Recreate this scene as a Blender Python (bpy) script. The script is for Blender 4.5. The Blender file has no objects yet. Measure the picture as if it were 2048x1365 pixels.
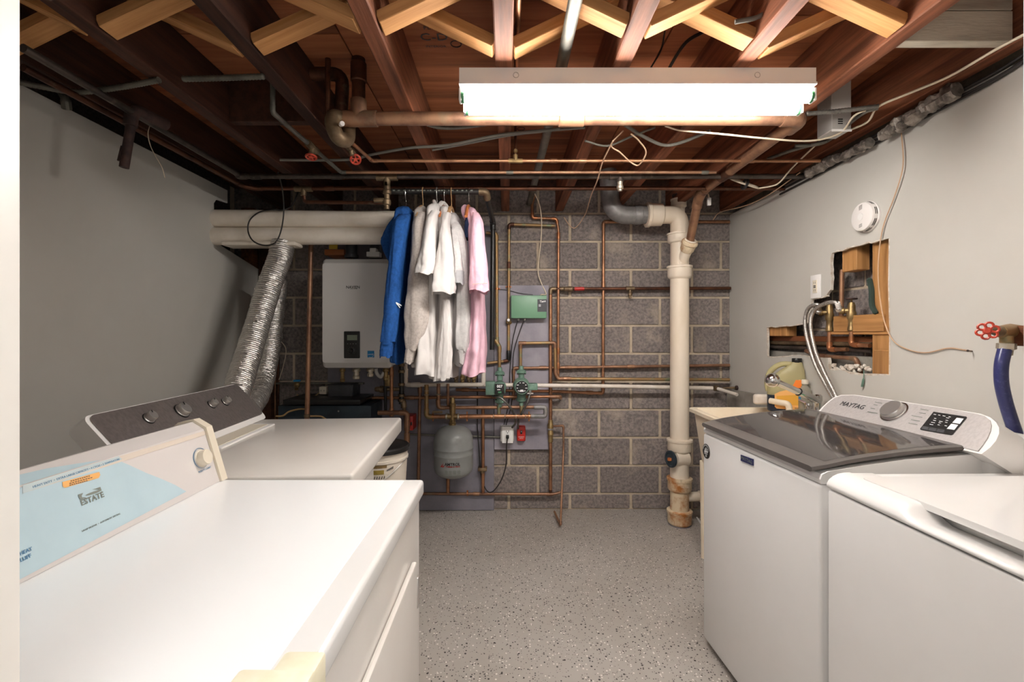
import bpy, bmesh, math, random
from mathutils import Vector as V, Matrix, noise
from mathutils.geometry import tessellate_polygon
random.seed(7)
PI = math.pi
sc = bpy.context.scene
COL = sc.collection

# ---------------------------------------------------------------- camera, light, exposure
CAM = V((0, 0, 1.30)); F = 930.0; CX, CY = 1013.0, 667.0     # focal length and optical centre in pixels of 2048x1365
cam = bpy.data.cameras.new('camera'); cam.sensor_width = 36; cam.lens = F / 2048 * 36
cam.shift_x = (1024 - CX) / 2048; cam.shift_y = (CY - 682.5) / 2048; cam.clip_start = .01
co = bpy.data.objects.new('camera', cam); COL.objects.link(co); co.location = CAM; co.rotation_euler = (PI / 2, 0, 0)
sc.camera = co
w = bpy.data.worlds.new('world'); sc.world = w; w.use_nodes = True
w.node_tree.nodes['Background'].inputs[0].default_value = (1.0, .99, .98, 1)
w.node_tree.nodes['Background'].inputs[1].default_value = .60
TUBE_POWER = 62.0
FILL_W = 9.0
hl = bpy.data.lights.new('doorway_fill_light', 'AREA'); hl.shape = 'RECTANGLE'; hl.size = 1.0; hl.size_y = 1.0; hl.energy = FILL_W; hl.color = (1, .97, .94)  # unseen fill light, added behind the camera to brighten the room
ho = bpy.data.objects.new('doorway_fill_light', hl); COL.objects.link(ho); ho.location = (-.1, -.55, 2.3); ho.rotation_euler = (math.radians(38), 0, 0)
sc.view_settings.view_transform = 'Standard'; sc.view_settings.look = 'None'
sc.view_settings.gamma = 1; sc.view_settings.use_curve_mapping = False
sc.view_settings.exposure = 0.57
sc.cycles.use_denoising = True
sc.cycles.max_bounces = 8; sc.cycles.diffuse_bounces = 5

# ---------------------------------------------------------------- measuring helpers (photo pixel + known depth or plane -> metres)
def P(px, py, y): return V(((px - CX) / F * y, y, CAM.z - (py - CY) / F * y))
def PX(px, py, x): return P(px, py, x * F / (px - CX))
def PZ(px, py, z): return P(px, py, (CAM.z - z) * F / (py - CY))
def PP(px, py, pt, n):
    d = V(((px - CX) / F, 1, -(py - CY) / F)); t = (V(pt) - CAM).dot(n) / d.dot(n); return CAM + d * t

# ---------------------------------------------------------------- mesh helpers
class MB:
    def __init__(s): s.v = []; s.f = []
    def add(s, vs, fs):
        n = len(s.v); s.v += [V(p) for p in vs]; s.f += [[i + n for i in f] for f in fs]; return s
    def box(s, x0, x1, y0, y1, z0, z1):
        return s.add([(x0, y0, z0), (x1, y0, z0), (x1, y1, z0), (x0, y1, z0), (x0, y0, z1), (x1, y0, z1), (x1, y1, z1), (x0, y1, z1)],
                     [(0, 3, 2, 1), (4, 5, 6, 7), (0, 1, 5, 4), (1, 2, 6, 5), (2, 3, 7, 6), (3, 0, 4, 7)])
    def rbox(s, x0, x1, y0, y1, z0, z1, r=.01, seg=2):
        bm = bmesh.new(); bmesh.ops.create_cube(bm, size=1)
        for v in bm.verts: v.co = V(((x0 + x1) / 2 + v.co.x * (x1 - x0), (y0 + y1) / 2 + v.co.y * (y1 - y0), (z0 + z1) / 2 + v.co.z * (z1 - z0)))
        r = min(r, .49 * min(abs(x1 - x0), abs(y1 - y0), abs(z1 - z0)))
        bmesh.ops.bevel(bm, geom=bm.edges[:], offset=r, segments=seg, affect='EDGES', profile=.5)
        bm.verts.index_update(); s.add([v.co for v in bm.verts], [[v.index for v in f.verts] for f in bm.faces]); bm.free(); return s
    def tube(s, pts, r, seg=10, caps=True):
        pts = [V(p) for p in pts]; n = len(pts); rs = r if isinstance(r, (list, tuple)) else [r] * n
        t = (pts[1] - pts[0]).normalized(); a = t.orthogonal().normalized(); vs = []
        for i in range(n):
            if i == 0: d = pts[1] - pts[0]
            elif i == n - 1: d = pts[-1] - pts[-2]
            else: d = (pts[i + 1] - pts[i]).normalized() + (pts[i] - pts[i - 1]).normalized()
            d = d.normalized() if d.length > 1e-9 else t
            a = (a - d * a.dot(d)); a = a.normalized() if a.length > 1e-6 else d.orthogonal().normalized(); b = d.cross(a); t = d
            vs += [pts[i] + (a * math.cos(2 * PI * k / seg) + b * math.sin(2 * PI * k / seg)) * rs[i] for k in range(seg)]
        fs = [(i * seg + k, i * seg + (k + 1) % seg, (i + 1) * seg + (k + 1) % seg, (i + 1) * seg + k) for i in range(n - 1) for k in range(seg)]
        if caps: fs += [tuple(range(seg))[::-1], tuple(range((n - 1) * seg, n * seg))]
        return s.add(vs, fs)
    def lathe(s, prof, o, d=(0, 0, 1), seg=24, caps=True):
        o = V(o); d = V(d).normalized(); a = d.orthogonal().normalized(); b = d.cross(a)
        vs = [o + d * h + (a * math.cos(2 * PI * k / seg) + b * math.sin(2 * PI * k / seg)) * max(r, 1e-5) for r, h in prof for k in range(seg)]
        n = len(prof)
        fs = [(i * seg + k, i * seg + (k + 1) % seg, (i + 1) * seg + (k + 1) % seg, (i + 1) * seg + k) for i in range(n - 1) for k in range(seg)]
        if caps: fs += [tuple(range(seg))[::-1], tuple(range((n - 1) * seg, n * seg))]
        return s.add(vs, fs)
    def torus(s, o, d, R, r, seg=20, sub=8, a0=0, a1=2 * PI):
        o = V(o); d = V(d).normalized(); a = d.orthogonal().normalized(); b = d.cross(a)
        pts = [o + (a * math.cos(a0 + (a1 - a0) * i / seg) + b * math.sin(a0 + (a1 - a0) * i / seg)) * R for i in range(seg + 1)]
        return s.tube(pts, r, sub)
    def prism(s, poly, n):
        poly = [V(p) for p in poly]; n = V(n); m = len(poly)
        return s.add(poly + [p + n for p in poly], [tuple(range(m))[::-1], tuple(range(m, 2 * m))] + [(i, (i + 1) % m, m + (i + 1) % m, m + i) for i in range(m)])
    def sheet(s, poly): return s.add(poly, [tuple(range(len(poly)))])
    def grid(s, fn, nu, nv):
        return s.add([fn(i / nu, j / nv) for j in range(nv + 1) for i in range(nu + 1)],
                     [(j * (nu + 1) + i, j * (nu + 1) + i + 1, (j + 1) * (nu + 1) + i + 1, (j + 1) * (nu + 1) + i) for j in range(nv) for i in range(nu)])
    def loft(s, rings, closed=True, caps=True):
        m = len(rings[0]); n = len(rings)
        fs = [(i * m + k, i * m + (k + 1) % m, (i + 1) * m + (k + 1) % m, (i + 1) * m + k) for i in range(n - 1) for k in range(m if closed else m - 1)]
        if caps: fs += [tuple(range(m))[::-1], tuple(range((n - 1) * m, n * m))]
        return s.add([p for r in rings for p in r], fs)
    def xf(s, M): s.v = [M @ p for p in s.v]; return s

def wloc(o): return V(o.get('_w', (0, 0, 0)))
def tag(o, label=None, cat=None, group=None, kind=None):
    if label: o['label'] = label
    if cat: o['category'] = cat
    if group: o['group'] = group
    if kind: o['kind'] = kind
    return o
def obj(name, mb, mat, parent=None, smooth=True, angle=35, label=None, kind=None, fix=True):
    xs = [p.x for p in mb.v]; ys = [p.y for p in mb.v]; zs = [p.z for p in mb.v]
    o0 = V(((min(xs) + max(xs)) / 2, (min(ys) + max(ys)) / 2, min(zs)))
    me = bpy.data.meshes.new(name); me.from_pydata([p - o0 for p in mb.v], [], mb.f)
    if fix:
        bm = bmesh.new(); bm.from_mesh(me); bmesh.ops.recalc_face_normals(bm, faces=bm.faces[:]); bm.to_mesh(me); bm.free()
    me.materials.append(mat)
    if smooth:
        me.polygons.foreach_set('use_smooth', [True] * len(me.polygons)); me.set_sharp_from_angle(angle=math.radians(angle))
    o = bpy.data.objects.new(name, me); COL.objects.link(o); o['_w'] = tuple(o0)
    if parent: o.parent = parent; o.location = o0 - wloc(parent)
    else: o.location = o0
    if label: o['label'] = label
    if kind: o['kind'] = kind
    return o
def thing(name, label, cat, loc=(0, 0, 0), group=None):
    o = bpy.data.objects.new(name, None); COL.objects.link(o); o.empty_display_size = .05; o.location = V(loc); o['_w'] = tuple(V(loc))
    return tag(o, label, cat, group)
def struct(name, mb, mat, **k):
    o = obj(name, mb, mat, **k); o['kind'] = 'structure'; return o
def oriented(name, mb, mat, M, parent=None, mesh=None):
    """a piece kept in its own axes so that its grain follows its length"""
    if mesh is None:
        mesh = bpy.data.meshes.new(name); mesh.from_pydata(mb.v, [], mb.f); mesh.materials.append(mat)
    o = bpy.data.objects.new(name, mesh); COL.objects.link(o)
    if parent: o.parent = parent; M = Matrix.Translation(-wloc(parent)) @ M
    o.matrix_local = M; o['_w'] = tuple(M.translation); return o
def text(s, size, o, ux, uy, mat, parent, name='lettering', align='CENTER', bold=0.0, lift=.0012):
    cu = bpy.data.curves.new('t', 'FONT'); cu.body = s; cu.size = size; cu.align_x = align; cu.align_y = 'CENTER'; cu.resolution_u = 2; cu.offset = bold; cu.extrude = .0002
    t = bpy.data.objects.new('t', cu); COL.objects.link(t)
    me = bpy.data.meshes.new_from_object(t.evaluated_get(bpy.context.evaluated_depsgraph_get()))
    ux = V(ux).normalized(); uy = V(uy); uy = (uy - ux * uy.dot(ux)).normalized(); n = ux.cross(uy)
    mb = MB(); mb.add([V(o) + ux * v.co.x + uy * v.co.y + n * (v.co.z + lift) for v in me.vertices], [tuple(p.vertices) for p in me.polygons])
    bpy.data.objects.remove(t); bpy.data.curves.remove(cu); bpy.data.meshes.remove(me)
    return obj(name, mb, mat, parent, smooth=False, fix=False)
def fillet(pts, R, n=5):
    pts = [V(p) for p in pts]; out = [pts[0]]
    for i in range(1, len(pts) - 1):
        a, b, c = pts[i - 1], pts[i], pts[i + 1]; u = (a - b); v = (c - b); d = min(R, u.length * .49, v.length * .49); u.normalize(); v.normalize()
        p0 = b + u * d; p1 = b + v * d
        for k in range(n + 1):
            t = k / n; out.append(p0 * (1 - t) ** 2 + b * 2 * t * (1 - t) + p1 * t * t)
    return out + [pts[-1]]
def spline(pts, n=6):
    pts = [V(p) for p in pts]; q = [pts[0] * 2 - pts[1]] + pts + [pts[-1] * 2 - pts[-2]]; out = []
    for i in range(1, len(q) - 2):
        p0, p1, p2, p3 = q[i - 1:i + 3]
        for k in range(n):
            t = k / n; out.append(.5 * ((2 * p1) + (p2 - p0) * t + (2 * p0 - 5 * p1 + 4 * p2 - p3) * t * t + (3 * p1 - p0 - 3 * p2 + p3) * t ** 3))
    return out + [pts[-1]]

# ---------------------------------------------------------------- materials
def C(h):
    h = h.lstrip('#'); c = [int(h[i:i + 2], 16) / 255 for i in (0, 2, 4)]
    return tuple(x / 12.92 if x <= .04045 else ((x + .055) / 1.055) ** 2.4 for x in c) + (1,)
def mat(name, c, rough=.5, metal=0.0, c2=None, scale=6.0, lo=.4, hi=.65, stretch=(1, 1, 1), bump=0.0, bscale=60.0, coat=0.0, spec=.5, c3=None, s3=3.0, lo3=.6, hi3=.75, rnd=0.0, trans=0.0, ior=1.45, emit=None, estr=0.0, detail=5):
    m = bpy.data.materials.new(name); m.use_nodes = True; nt = m.node_tree; N = nt.nodes; L = nt.links; b = N['Principled BSDF']
    b.inputs['Base Color'].default_value = C(c); b.inputs['Roughness'].default_value = rough; b.inputs['Metallic'].default_value = metal
    b.inputs['Coat Weight'].default_value = coat; b.inputs['Specular IOR Level'].default_value = spec
    b.inputs['Transmission Weight'].default_value = trans; b.inputs['IOR'].default_value = ior
    if emit: b.inputs['Emission Color'].default_value = C(emit); b.inputs['Emission Strength'].default_value = estr
    tc = N.new('ShaderNodeTexCoord'); mp = N.new('ShaderNodeMapping'); L.new(tc.outputs['Object'], mp.inputs[0]); mp.inputs['Scale'].default_value = stretch
    oi = N.new('ShaderNodeObjectInfo')
    ad = N.new('ShaderNodeVectorMath'); ad.operation = 'ADD'; sp = N.new('ShaderNodeVectorMath'); sp.operation = 'SCALE'; sp.inputs[0].default_value = (31, 17, 23)
    L.new(oi.outputs['Random'], sp.inputs['Scale']); L.new(mp.outputs[0], ad.inputs[0]); L.new(sp.outputs[0], ad.inputs[1])
    cur = None
    def nz(s, l, h, d=detail):
        t = N.new('ShaderNodeTexNoise'); t.inputs['Scale'].default_value = s; t.inputs['Detail'].default_value = d; t.inputs['Roughness'].default_value = .62; L.new(ad.outputs[0], t.inputs['Vector'])
        r = N.new('ShaderNodeMapRange'); r.inputs[1].default_value = l; r.inputs[2].default_value = h; L.new(t.outputs[0], r.inputs[0]); return r.outputs[0]
    def mix(a, bcol, fac):
        x = N.new('ShaderNodeMix'); x.data_type = 'RGBA'; L.new(fac, x.inputs[0])
        if a is None: x.inputs[6].default_value = C(c)
        else: L.new(a, x.inputs[6])
        x.inputs[7].default_value = C(bcol); return x.outputs[2]
    if c2: cur = mix(cur, c2, nz(scale, lo, hi))
    if c3: cur = mix(cur, c3, nz(s3, lo3, hi3))
    if rnd:
        h = N.new('ShaderNodeHueSaturation'); mr = N.new('ShaderNodeMapRange'); mr.inputs[3].default_value = 1 - rnd; mr.inputs[4].default_value = 1 + rnd
        L.new(oi.outputs['Random'], mr.inputs[0]); L.new(mr.outputs[0], h.inputs['Value'])
        if cur is None: h.inputs['Color'].default_value = C(c)
        else: L.new(cur, h.inputs['Color'])
        cur = h.outputs[0]
    if cur is not None: L.new(cur, b.inputs['Base Color'])
    if bump:
        t = N.new('ShaderNodeTexNoise'); t.inputs['Scale'].default_value = bscale; t.inputs['Detail'].default_value = 4; L.new(ad.outputs[0], t.inputs['Vector'])
        bp = N.new('ShaderNodeBump'); bp.inputs['Strength'].default_value = bump; bp.inputs['Distance'].default_value = .004; L.new(t.outputs[0], bp.inputs['Height']); L.new(bp.outputs[0], b.inputs['Normal'])
    return m
def wood(name, c1, c2, c3, axis='X', rough=.65, rnd=.12, k=1.0):
    st = {'X': (1.2, 22, 22), 'Y': (22, 1.2, 22), 'Z': (22, 22, 1.2)}[axis]
    return mat(name, c1, rough, c2=c2, scale=1.6 * k, lo=.38, hi=.66, stretch=st, c3=c3, s3=.35, lo3=.52, hi3=.75, bump=.25, bscale=5, rnd=rnd, spec=.3)

M = {}
M['drywall'] = mat('painted_drywall', '#c6c3bc', .55, c2='#bfbbb3', scale=1.3, lo=.35, hi=.7, bump=.06, bscale=40, spec=.35)
M['gypsum'] = mat('torn_gypsum', '#ddd6cb', .9, c2='#b9a998', scale=30, bump=.6, bscale=80)
M['white_trim'] = mat('white_trim_paint', '#e8e4dd', .4, c2='#dfdad2', scale=3, bump=.08, bscale=25)
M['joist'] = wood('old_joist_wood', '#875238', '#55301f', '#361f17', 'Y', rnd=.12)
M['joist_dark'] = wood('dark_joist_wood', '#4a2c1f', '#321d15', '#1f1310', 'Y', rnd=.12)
M['brace'] = wood('pale_brace_wood', '#d09a64', '#b07a48', '#84583a', 'X', rnd=.1)
M['ply'] = wood('fir_plywood', '#9f6240', '#80492c', '#45291c', 'X', k=.6, rnd=.05)
M['stud'] = wood('stud_wood_z', '#bb8a56', '#9c7042', '#735030', 'Z', rnd=.08)
M['stud_y'] = wood('stud_wood_y', '#bb8a56', '#9c7042', '#735030', 'Y', rnd=.08)
M['brown_board'] = wood('brown_board', '#7a4a2c', '#573220', '#2f1d15', 'Y')
M['limewood'] = mat('whitewashed_board', '#c9bfae', .8, c2='#8c7f70', scale=1.5, lo=.45, hi=.75, stretch=(1, 6, 6), c3='#a5988a', s3=6, bump=.3, bscale=30)
M['block'] = mat('cinder_block', '#8d837e', .92, c2='#6c6562', scale=55, lo=.4, hi=.62, c3='#b3a695', s3=4.2, lo3=.56, hi3=.82, bump=.9, bscale=150, rnd=.10, spec=.2)
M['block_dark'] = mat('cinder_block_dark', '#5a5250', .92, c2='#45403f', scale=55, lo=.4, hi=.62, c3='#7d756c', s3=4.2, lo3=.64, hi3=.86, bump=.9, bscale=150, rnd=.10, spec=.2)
M['mortar'] = mat('mortar', '#c2b29c', .95, c2='#a39582', scale=9, lo=.35, hi=.7, bump=.8, bscale=90)
M['panel'] = mat('violet_grey_plywood_paint', '#9a949c', .6, c2='#7f7a84', scale=4, bump=.1, bscale=30)
M['panel_dark'] = mat('dark_violet_grey_paint', '#85818a', .6, c2='#75727b', scale=4, bump=.1, bscale=30)
M['copper'] = mat('aged_copper', '#ab7c5c', .42, .75, c2='#7f5a43', scale=14, lo=.42, hi=.7, stretch=(1, 1, 1), c3='#6a4a34', s3=5, lo3=.55, hi3=.8, spec=.5)
M['copper_bright'] = mat('bright_copper', '#bd8058', .36, .8, c2='#96613f', scale=12)
M['copper_brown'] = mat('brown_copper', '#9f775b', .45, .55, c2='#785745', scale=10, c3='#8f7d66', s3=6)
M['copper_dark'] = mat('dark_copper', '#6a4431', .45, .7, c2='#4a3026', scale=10, c3='#7c7566', s3=9, lo3=.62, hi3=.8)
M['copper_green'] = mat('greened_copper', '#9c7d56', .48, .6, c2='#7f8a6c', scale=11, lo=.52, hi=.68)
M['brass'] = mat('brass', '#a58c60', .45, .75, c2='#7c6545', scale=16)
M['bronze'] = mat('old_bronze', '#8a765c', .5, .7, c2='#64523f', scale=14)
M['solder'] = mat('solder', '#c9bfae', .4, .8)
M['iron'] = mat('black_iron', '#5b524c', .42, .6, c2='#3f3833', scale=9, c3='#7c6e60', s3=14)
M['galv'] = mat('galvanised_pipe', '#7d7a70', .5, .6, c2='#5d5a53', scale=9)
M['abs'] = mat('black_plastic_pipe', '#232120', .35)
M['rust'] = mat('rusty_brown_steel', '#4a3530', .7, .2, c2='#2f2220', scale=20)
M['pvc'] = mat('white_pvc', '#e6dccf', .45, c2='#dacfbf', scale=7, c3='#bcae9b', s3=2.5, lo3=.62, hi3=.85)
M['pvc_white'] = mat('white_plastic_pipe', '#e2d9cf', .4, c2='#d2c5b6', scale=8)
M['stack'] = mat('cream_stack_paint', '#e2d5c3', .42, c2='#d8c8b2', scale=4, c3='#b07c45', s3=9, lo3=.68, hi3=.82, stretch=(1, 1, .35), spec=.5)
M['stack_rust'] = mat('rusty_hub_paint', '#dac7a8', .5, c2='#a8692f', scale=11, lo=.46, hi=.66, c3='#6b3f22', s3=15, lo3=.6, hi3=.75, bump=.3, bscale=60)
M['lead'] = mat('lead_bend', '#8d8a88', .5, .35, c2='#6d6b6a', scale=9, bump=.3, bscale=30)
M['enamel'] = mat('white_enamel', '#e6e4e2', .28, c2='#e2e0dd', scale=2, coat=.4)
M['enamel_top'] = mat('white_enamel_top', '#fbfbfb', .32, coat=.3)
M['enamel_old'] = mat('older_white_enamel', '#d8d3cd', .3, c2='#d2ccc5', scale=2, coat=.3)
M['plastic_white'] = mat('white_plastic', '#ece9e6', .3)
M['cream'] = mat('cream_plastic', '#ddd3c0', .4)
M['cream_tub'] = mat('cream_tub_plastic', '#ecdfc9', .45, c2='#e2d2b8', scale=5)
M['tape'] = mat('yellowed_film', '#f4eed6', .35, c2='#ece1be', scale=10)
M['brushed'] = mat('brown_steel_fascia', '#7d7572', .38, .55, c2='#6f6764', scale=3, stretch=(30, 30, 1), c3='#8f8580', s3=40, lo3=.62, hi3=.75)
M['silver'] = mat('silver_fascia', '#bdb8b6', .42, .35, c2='#b2adab', scale=4, stretch=(1, 30, 30))
M['pearl'] = mat('pearl_fascia', '#d9d3d0', .4, .1)
M['band_film'] = mat('band_under_film', '#bcc9cb', .4)
M['film_blue'] = mat('pale_blue_film', '#bcd2da', .38, c2='#b4cad3', scale=5)
M['band'] = mat('beige_band', '#d6c9bb', .45)
M['print_blue'] = mat('blue_print', '#5d86a8', .6)
M['print_grey'] = mat('grey_print', '#7b8078', .6)
M['print_dark'] = mat('dark_print', '#3a3a3c', .6)
M['print_white'] = mat('white_print', '#e9e9e9', .6)
M['print_red'] = mat('red_print', '#b02a26', .6)
M['orange_label'] = mat('orange_label', '#eab16a', .5)
M['chrome'] = mat('chrome', '#dedede', .15, 1.0)
M['steel'] = mat('brushed_steel_knob', '#c9c5c1', .32, .85)
M['braid'] = mat('braided_steel', '#c9c4be', .35, .8, c2='#8e8a86', scale=160, bump=.4, bscale=300)
M['black'] = mat('black_plastic', '#1c1b1b', .35)
M['dark_gap'] = mat('dark_gap', '#0f0e0e', .8)
M['lid_frame'] = mat('dark_grey_lid_frame', '#57524f', .3)
M['glass_dark'] = mat('tinted_lid_glass', '#3f3b3a', .07, coat=.25, spec=.75)
M['grey_box'] = mat('grey_electrical_box', '#b9b5b0', .5)
M['grey_dark'] = mat('dark_grey_metal', '#4a4a4d', .5, .3, c2='#3b3b3e', scale=8)
M['blue_dark'] = mat('dark_blue_steel', '#344049', .45, .3, c2='#28323a', scale=6)
M['foil'] = mat('aluminium_foil', '#dedad5', .33, .92, c2='#c9c4be', scale=30, bump=.7, bscale=170)
M['foil_tape'] = mat('dirty_foil', '#a59c93', .45, .6, c2='#4f4843', scale=20, bump=.8, bscale=60)
M['conduit'] = mat('flexible_conduit', '#7f7c76', .45, .7, c2='#55524d', scale=30)
M['cable_white'] = mat('cream_cable', '#d8c9b2', .5)
M['cable_beige'] = mat('beige_wire', '#c2a184', .5)
M['cable_black'] = mat('black_cable', '#25211f', .5)
M['cable_grey'] = mat('grey_cable', '#6b675f', .55)
M['cable_tan'] = mat('tan_cable', '#a8895c', .55)
M['boiler'] = mat('boiler_enamel', '#d0cdca', .35, coat=.15)
M['tank'] = mat('grey_tank_paint', '#8f918f', .35, coat=.2)
M['green'] = mat('green_metal_box', '#6b9577', .4)
M['green_dark'] = mat('green_pump_paint', '#6c8a7a', .5, c2='#5c7769', scale=20)
M['red'] = mat('red_paint', '#b3261e', .4)
M['red_wheel'] = mat('red_wheel_paint', '#c2452f', .4, c2='#8f2f22', scale=40)
M['fabric_blue'] = mat('blue_fleece', '#24508f', .95, c2='#1d437a', scale=60, bump=1.0, bscale=17, spec=.15)
M['fabric_grey'] = mat('heather_grey_fleece', '#b9b0a9', .95, c2='#a79e97', scale=90, bump=1.0, bscale=17, spec=.15)
M['fabric_white'] = mat('white_cotton', '#d3cecb', .95, bump=1.0, bscale=15, spec=.15)
M['fabric_pale'] = mat('pale_grey_cotton', '#bdbab8', .95, c2='#b2afae', scale=70, bump=1.0, bscale=16, spec=.15)
M['fabric_greycuff'] = mat('grey_cotton_rib', '#a5a5a7', .95, bump=.2, bscale=200, spec=.15)
M['fabric_pink'] = mat('pink_cotton', '#e2b9c7', .95, c2='#dbafbf', scale=40, bump=1.0, bscale=15, spec=.15)
M['fabric_navy'] = mat('navy_cotton', '#2a3450', .95, spec=.15)
M['hang_wood'] = mat('hanger_wood', '#c09a70', .45, c2='#a77f55', scale=8, stretch=(1, 1, 6))
M['hang_dark'] = mat('orange_hanger_wood', '#b0693a', .45)
M['jug'] = mat('smoky_yellow_jug', '#dcd2a2', .22, trans=.55, ior=1.15)
M['navy_liquid'] = mat('navy_liquid', '#1f2735', .25)
M['clear'] = mat('clear_bottle', '#d2cdbd', .2, trans=.6, ior=1.2)
M['hose_blue'] = mat('navy_hose', '#2a2e5a', .3, c2='#4a4a72', scale=80, lo=.55, hi=.75)
M['pail'] = mat('white_pail', '#d9cfc1', .45)
M['pail_olive'] = mat('olive_pail_print', '#a08a3e', .5, c2='#6e5a22', scale=6)
M['plastic_det'] = mat('detector_plastic', '#e8e3df', .4)
M['green_leaf'] = mat('green_scrubber', '#2f8a5c', .7)
M['yellow'] = mat('yellow_tag', '#c8a93c', .6)
M['concrete_board'] = mat('grey_cement_board', '#9a958c', .85, c2='#7b766e', scale=9, bump=.3, bscale=50)
M['felt'] = mat('dark_green_felt', '#2c3a33', .9)
M['tube'] = mat('lit_tube', '#ffffff', .4, emit='#fffaf4', estr=TUBE_POWER)
M['cap_green'] = mat('tube_end_cap', '#4f8f63', .4, .3)
M['lcd'] = mat('grey_green_display', '#77806f', .3)
M['sticker_blue'] = mat('blue_sticker', '#1f7fb5', .4)

def floor_mat():
    m = mat('speckled_floor_paint', '#aaa49d', .42, c2='#a09991', scale=2.0, lo=.35, hi=.7, c3='#958471', s3=1.1, lo3=.6, hi3=.85, bump=.12, bscale=25)
    nt = m.node_tree; N = nt.nodes; L = nt.links; b = N['Principled BSDF']; base = b.inputs['Base Color'].links[0].from_socket
    tc = N.new('ShaderNodeTexCoord')
    for sc_, r, thr, col in ((95, .30, .80, '#35312e'), (60, .26, .86, '#2b2725'), (80, .30, .80, '#d8d3cc'), (130, .3, .78, '#6a645e')):
        v = N.new('ShaderNodeTexVoronoi'); v.inputs['Scale'].default_value = sc_; L.new(tc.outputs['Object'], v.inputs['Vector'])
        a = N.new('ShaderNodeMath'); a.operation = 'LESS_THAN'; a.inputs[1].default_value = r; L.new(v.outputs['Distance'], a.inputs[0])
        sx = N.new('ShaderNodeSeparateColor'); L.new(v.outputs['Color'], sx.inputs[0])
        g = N.new('ShaderNodeMath'); g.operation = 'GREATER_THAN'; g.inputs[1].default_value = thr; L.new(sx.outputs[0], g.inputs[0])
        mu = N.new('ShaderNodeMath'); mu.operation = 'MULTIPLY'; L.new(a.outputs[0], mu.inputs[0]); L.new(g.outputs[0], mu.inputs[1])
        x = N.new('ShaderNodeMix'); x.data_type = 'RGBA'; L.new(mu.outputs[0], x.inputs[0]); L.new(base, x.inputs[6]); x.inputs[7].default_value = C(col); base = x.outputs[2]
    L.new(base, b.inputs['Base Color']); return m
M['floor'] = floor_mat()

# ---------------------------------------------------------------- builders used many times
def pipe(label, pts, r, m, name='copper_pipe', cat='pipe', group=None, R=None, coup=(), fm=None, extra=None, seg=10, elbows=True):
    """a pipe run: straight lengths, an elbow at each bend, couplings at (segment, fraction)"""
    pts = [V(p) for p in pts]; low = min(pts, key=lambda p: p.z)
    t = thing(name, label, cat, low, group); R = R or r * 2.2; fm = fm or m
    obj('pipe_length', MB().tube(fillet(pts, R), r, seg), m, t, angle=60)
    if elbows:
        for i in range(1, len(pts) - 1):
            u = (pts[i - 1] - pts[i]); v = (pts[i + 1] - pts[i])
            if u.normalized().dot(v.normalized()) > -.9:
                d = R * 1.5; a = pts[i] + u.normalized() * min(d, u.length * .5); c = pts[i] + v.normalized() * min(d, v.length * .5)
                obj('elbow', MB().tube(fillet([a, pts[i], c], R), r * 1.22, seg), fm, t, angle=60)
    for s, f in coup:
        a, b = pts[s], pts[s + 1]; p = a.lerp(b, f); d = (b - a).normalized() * r * 2.2
        obj('coupling', MB().lathe([(r * 1.2, 0), (r * 1.28, r * .3), (r * 1.28, r * 4.1), (r * 1.2, r * 4.4)], p - d, d, seg), fm, t)
    return t
def wire(label, pts, r, m, name='cable', cat='cable', group=None, n=6, seg=6):
    return tag(obj(name, MB().tube(spline(pts, n), r, seg), m, angle=80), label, cat, group)
def conduit(label, pts, r, m=None, name='flexible_conduit', cat='conduit'):
    p = spline(pts, 14); q = []; rr = []
    L = sum((p[i + 1] - p[i]).length for i in range(len(p) - 1)); n = max(8, int(L / (r * .55)))
    acc = [0]
    for i in range(len(p) - 1): acc.append(acc[-1] + (p[i + 1] - p[i]).length)
    j = 0
    for i in range(n + 1):
        s = L * i / n
        while j < len(p) - 2 and acc[j + 1] < s: j += 1
        t = (s - acc[j]) / max(1e-9, acc[j + 1] - acc[j]); q.append(p[j].lerp(p[j + 1], t)); rr.append(r * (1 if i % 2 else .84))
    return tag(obj(name, MB().tube(q, rr, 8), m or M['conduit'], angle=80), label, cat)
def wheel(mb, o, d, R, r, spokes=5):
    o = V(o); d = V(d).normalized(); a = d.orthogonal().normalized(); b = d.cross(a)
    mb.torus(o, d, R, r, 20, 8)
    for k in range(spokes):
        e = a * math.cos(2 * PI * k / spokes) + b * math.sin(2 * PI * k / spokes); mb.tube([o, o + e * R], r * .8, 6)
    mb.lathe([(r * 1.6, -r), (r * 1.8, 0), (r * 1.6, r * 1.2)], o, d, 10); return mb

# ================================================================ the room
XL, XR, YB, YF = -1.80, 1.64, 3.43, .40
struct('floor', MB().box(-2.1, 1.9, -1.2, 3.6, -.05, 0), M['floor'], smooth=False)

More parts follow.
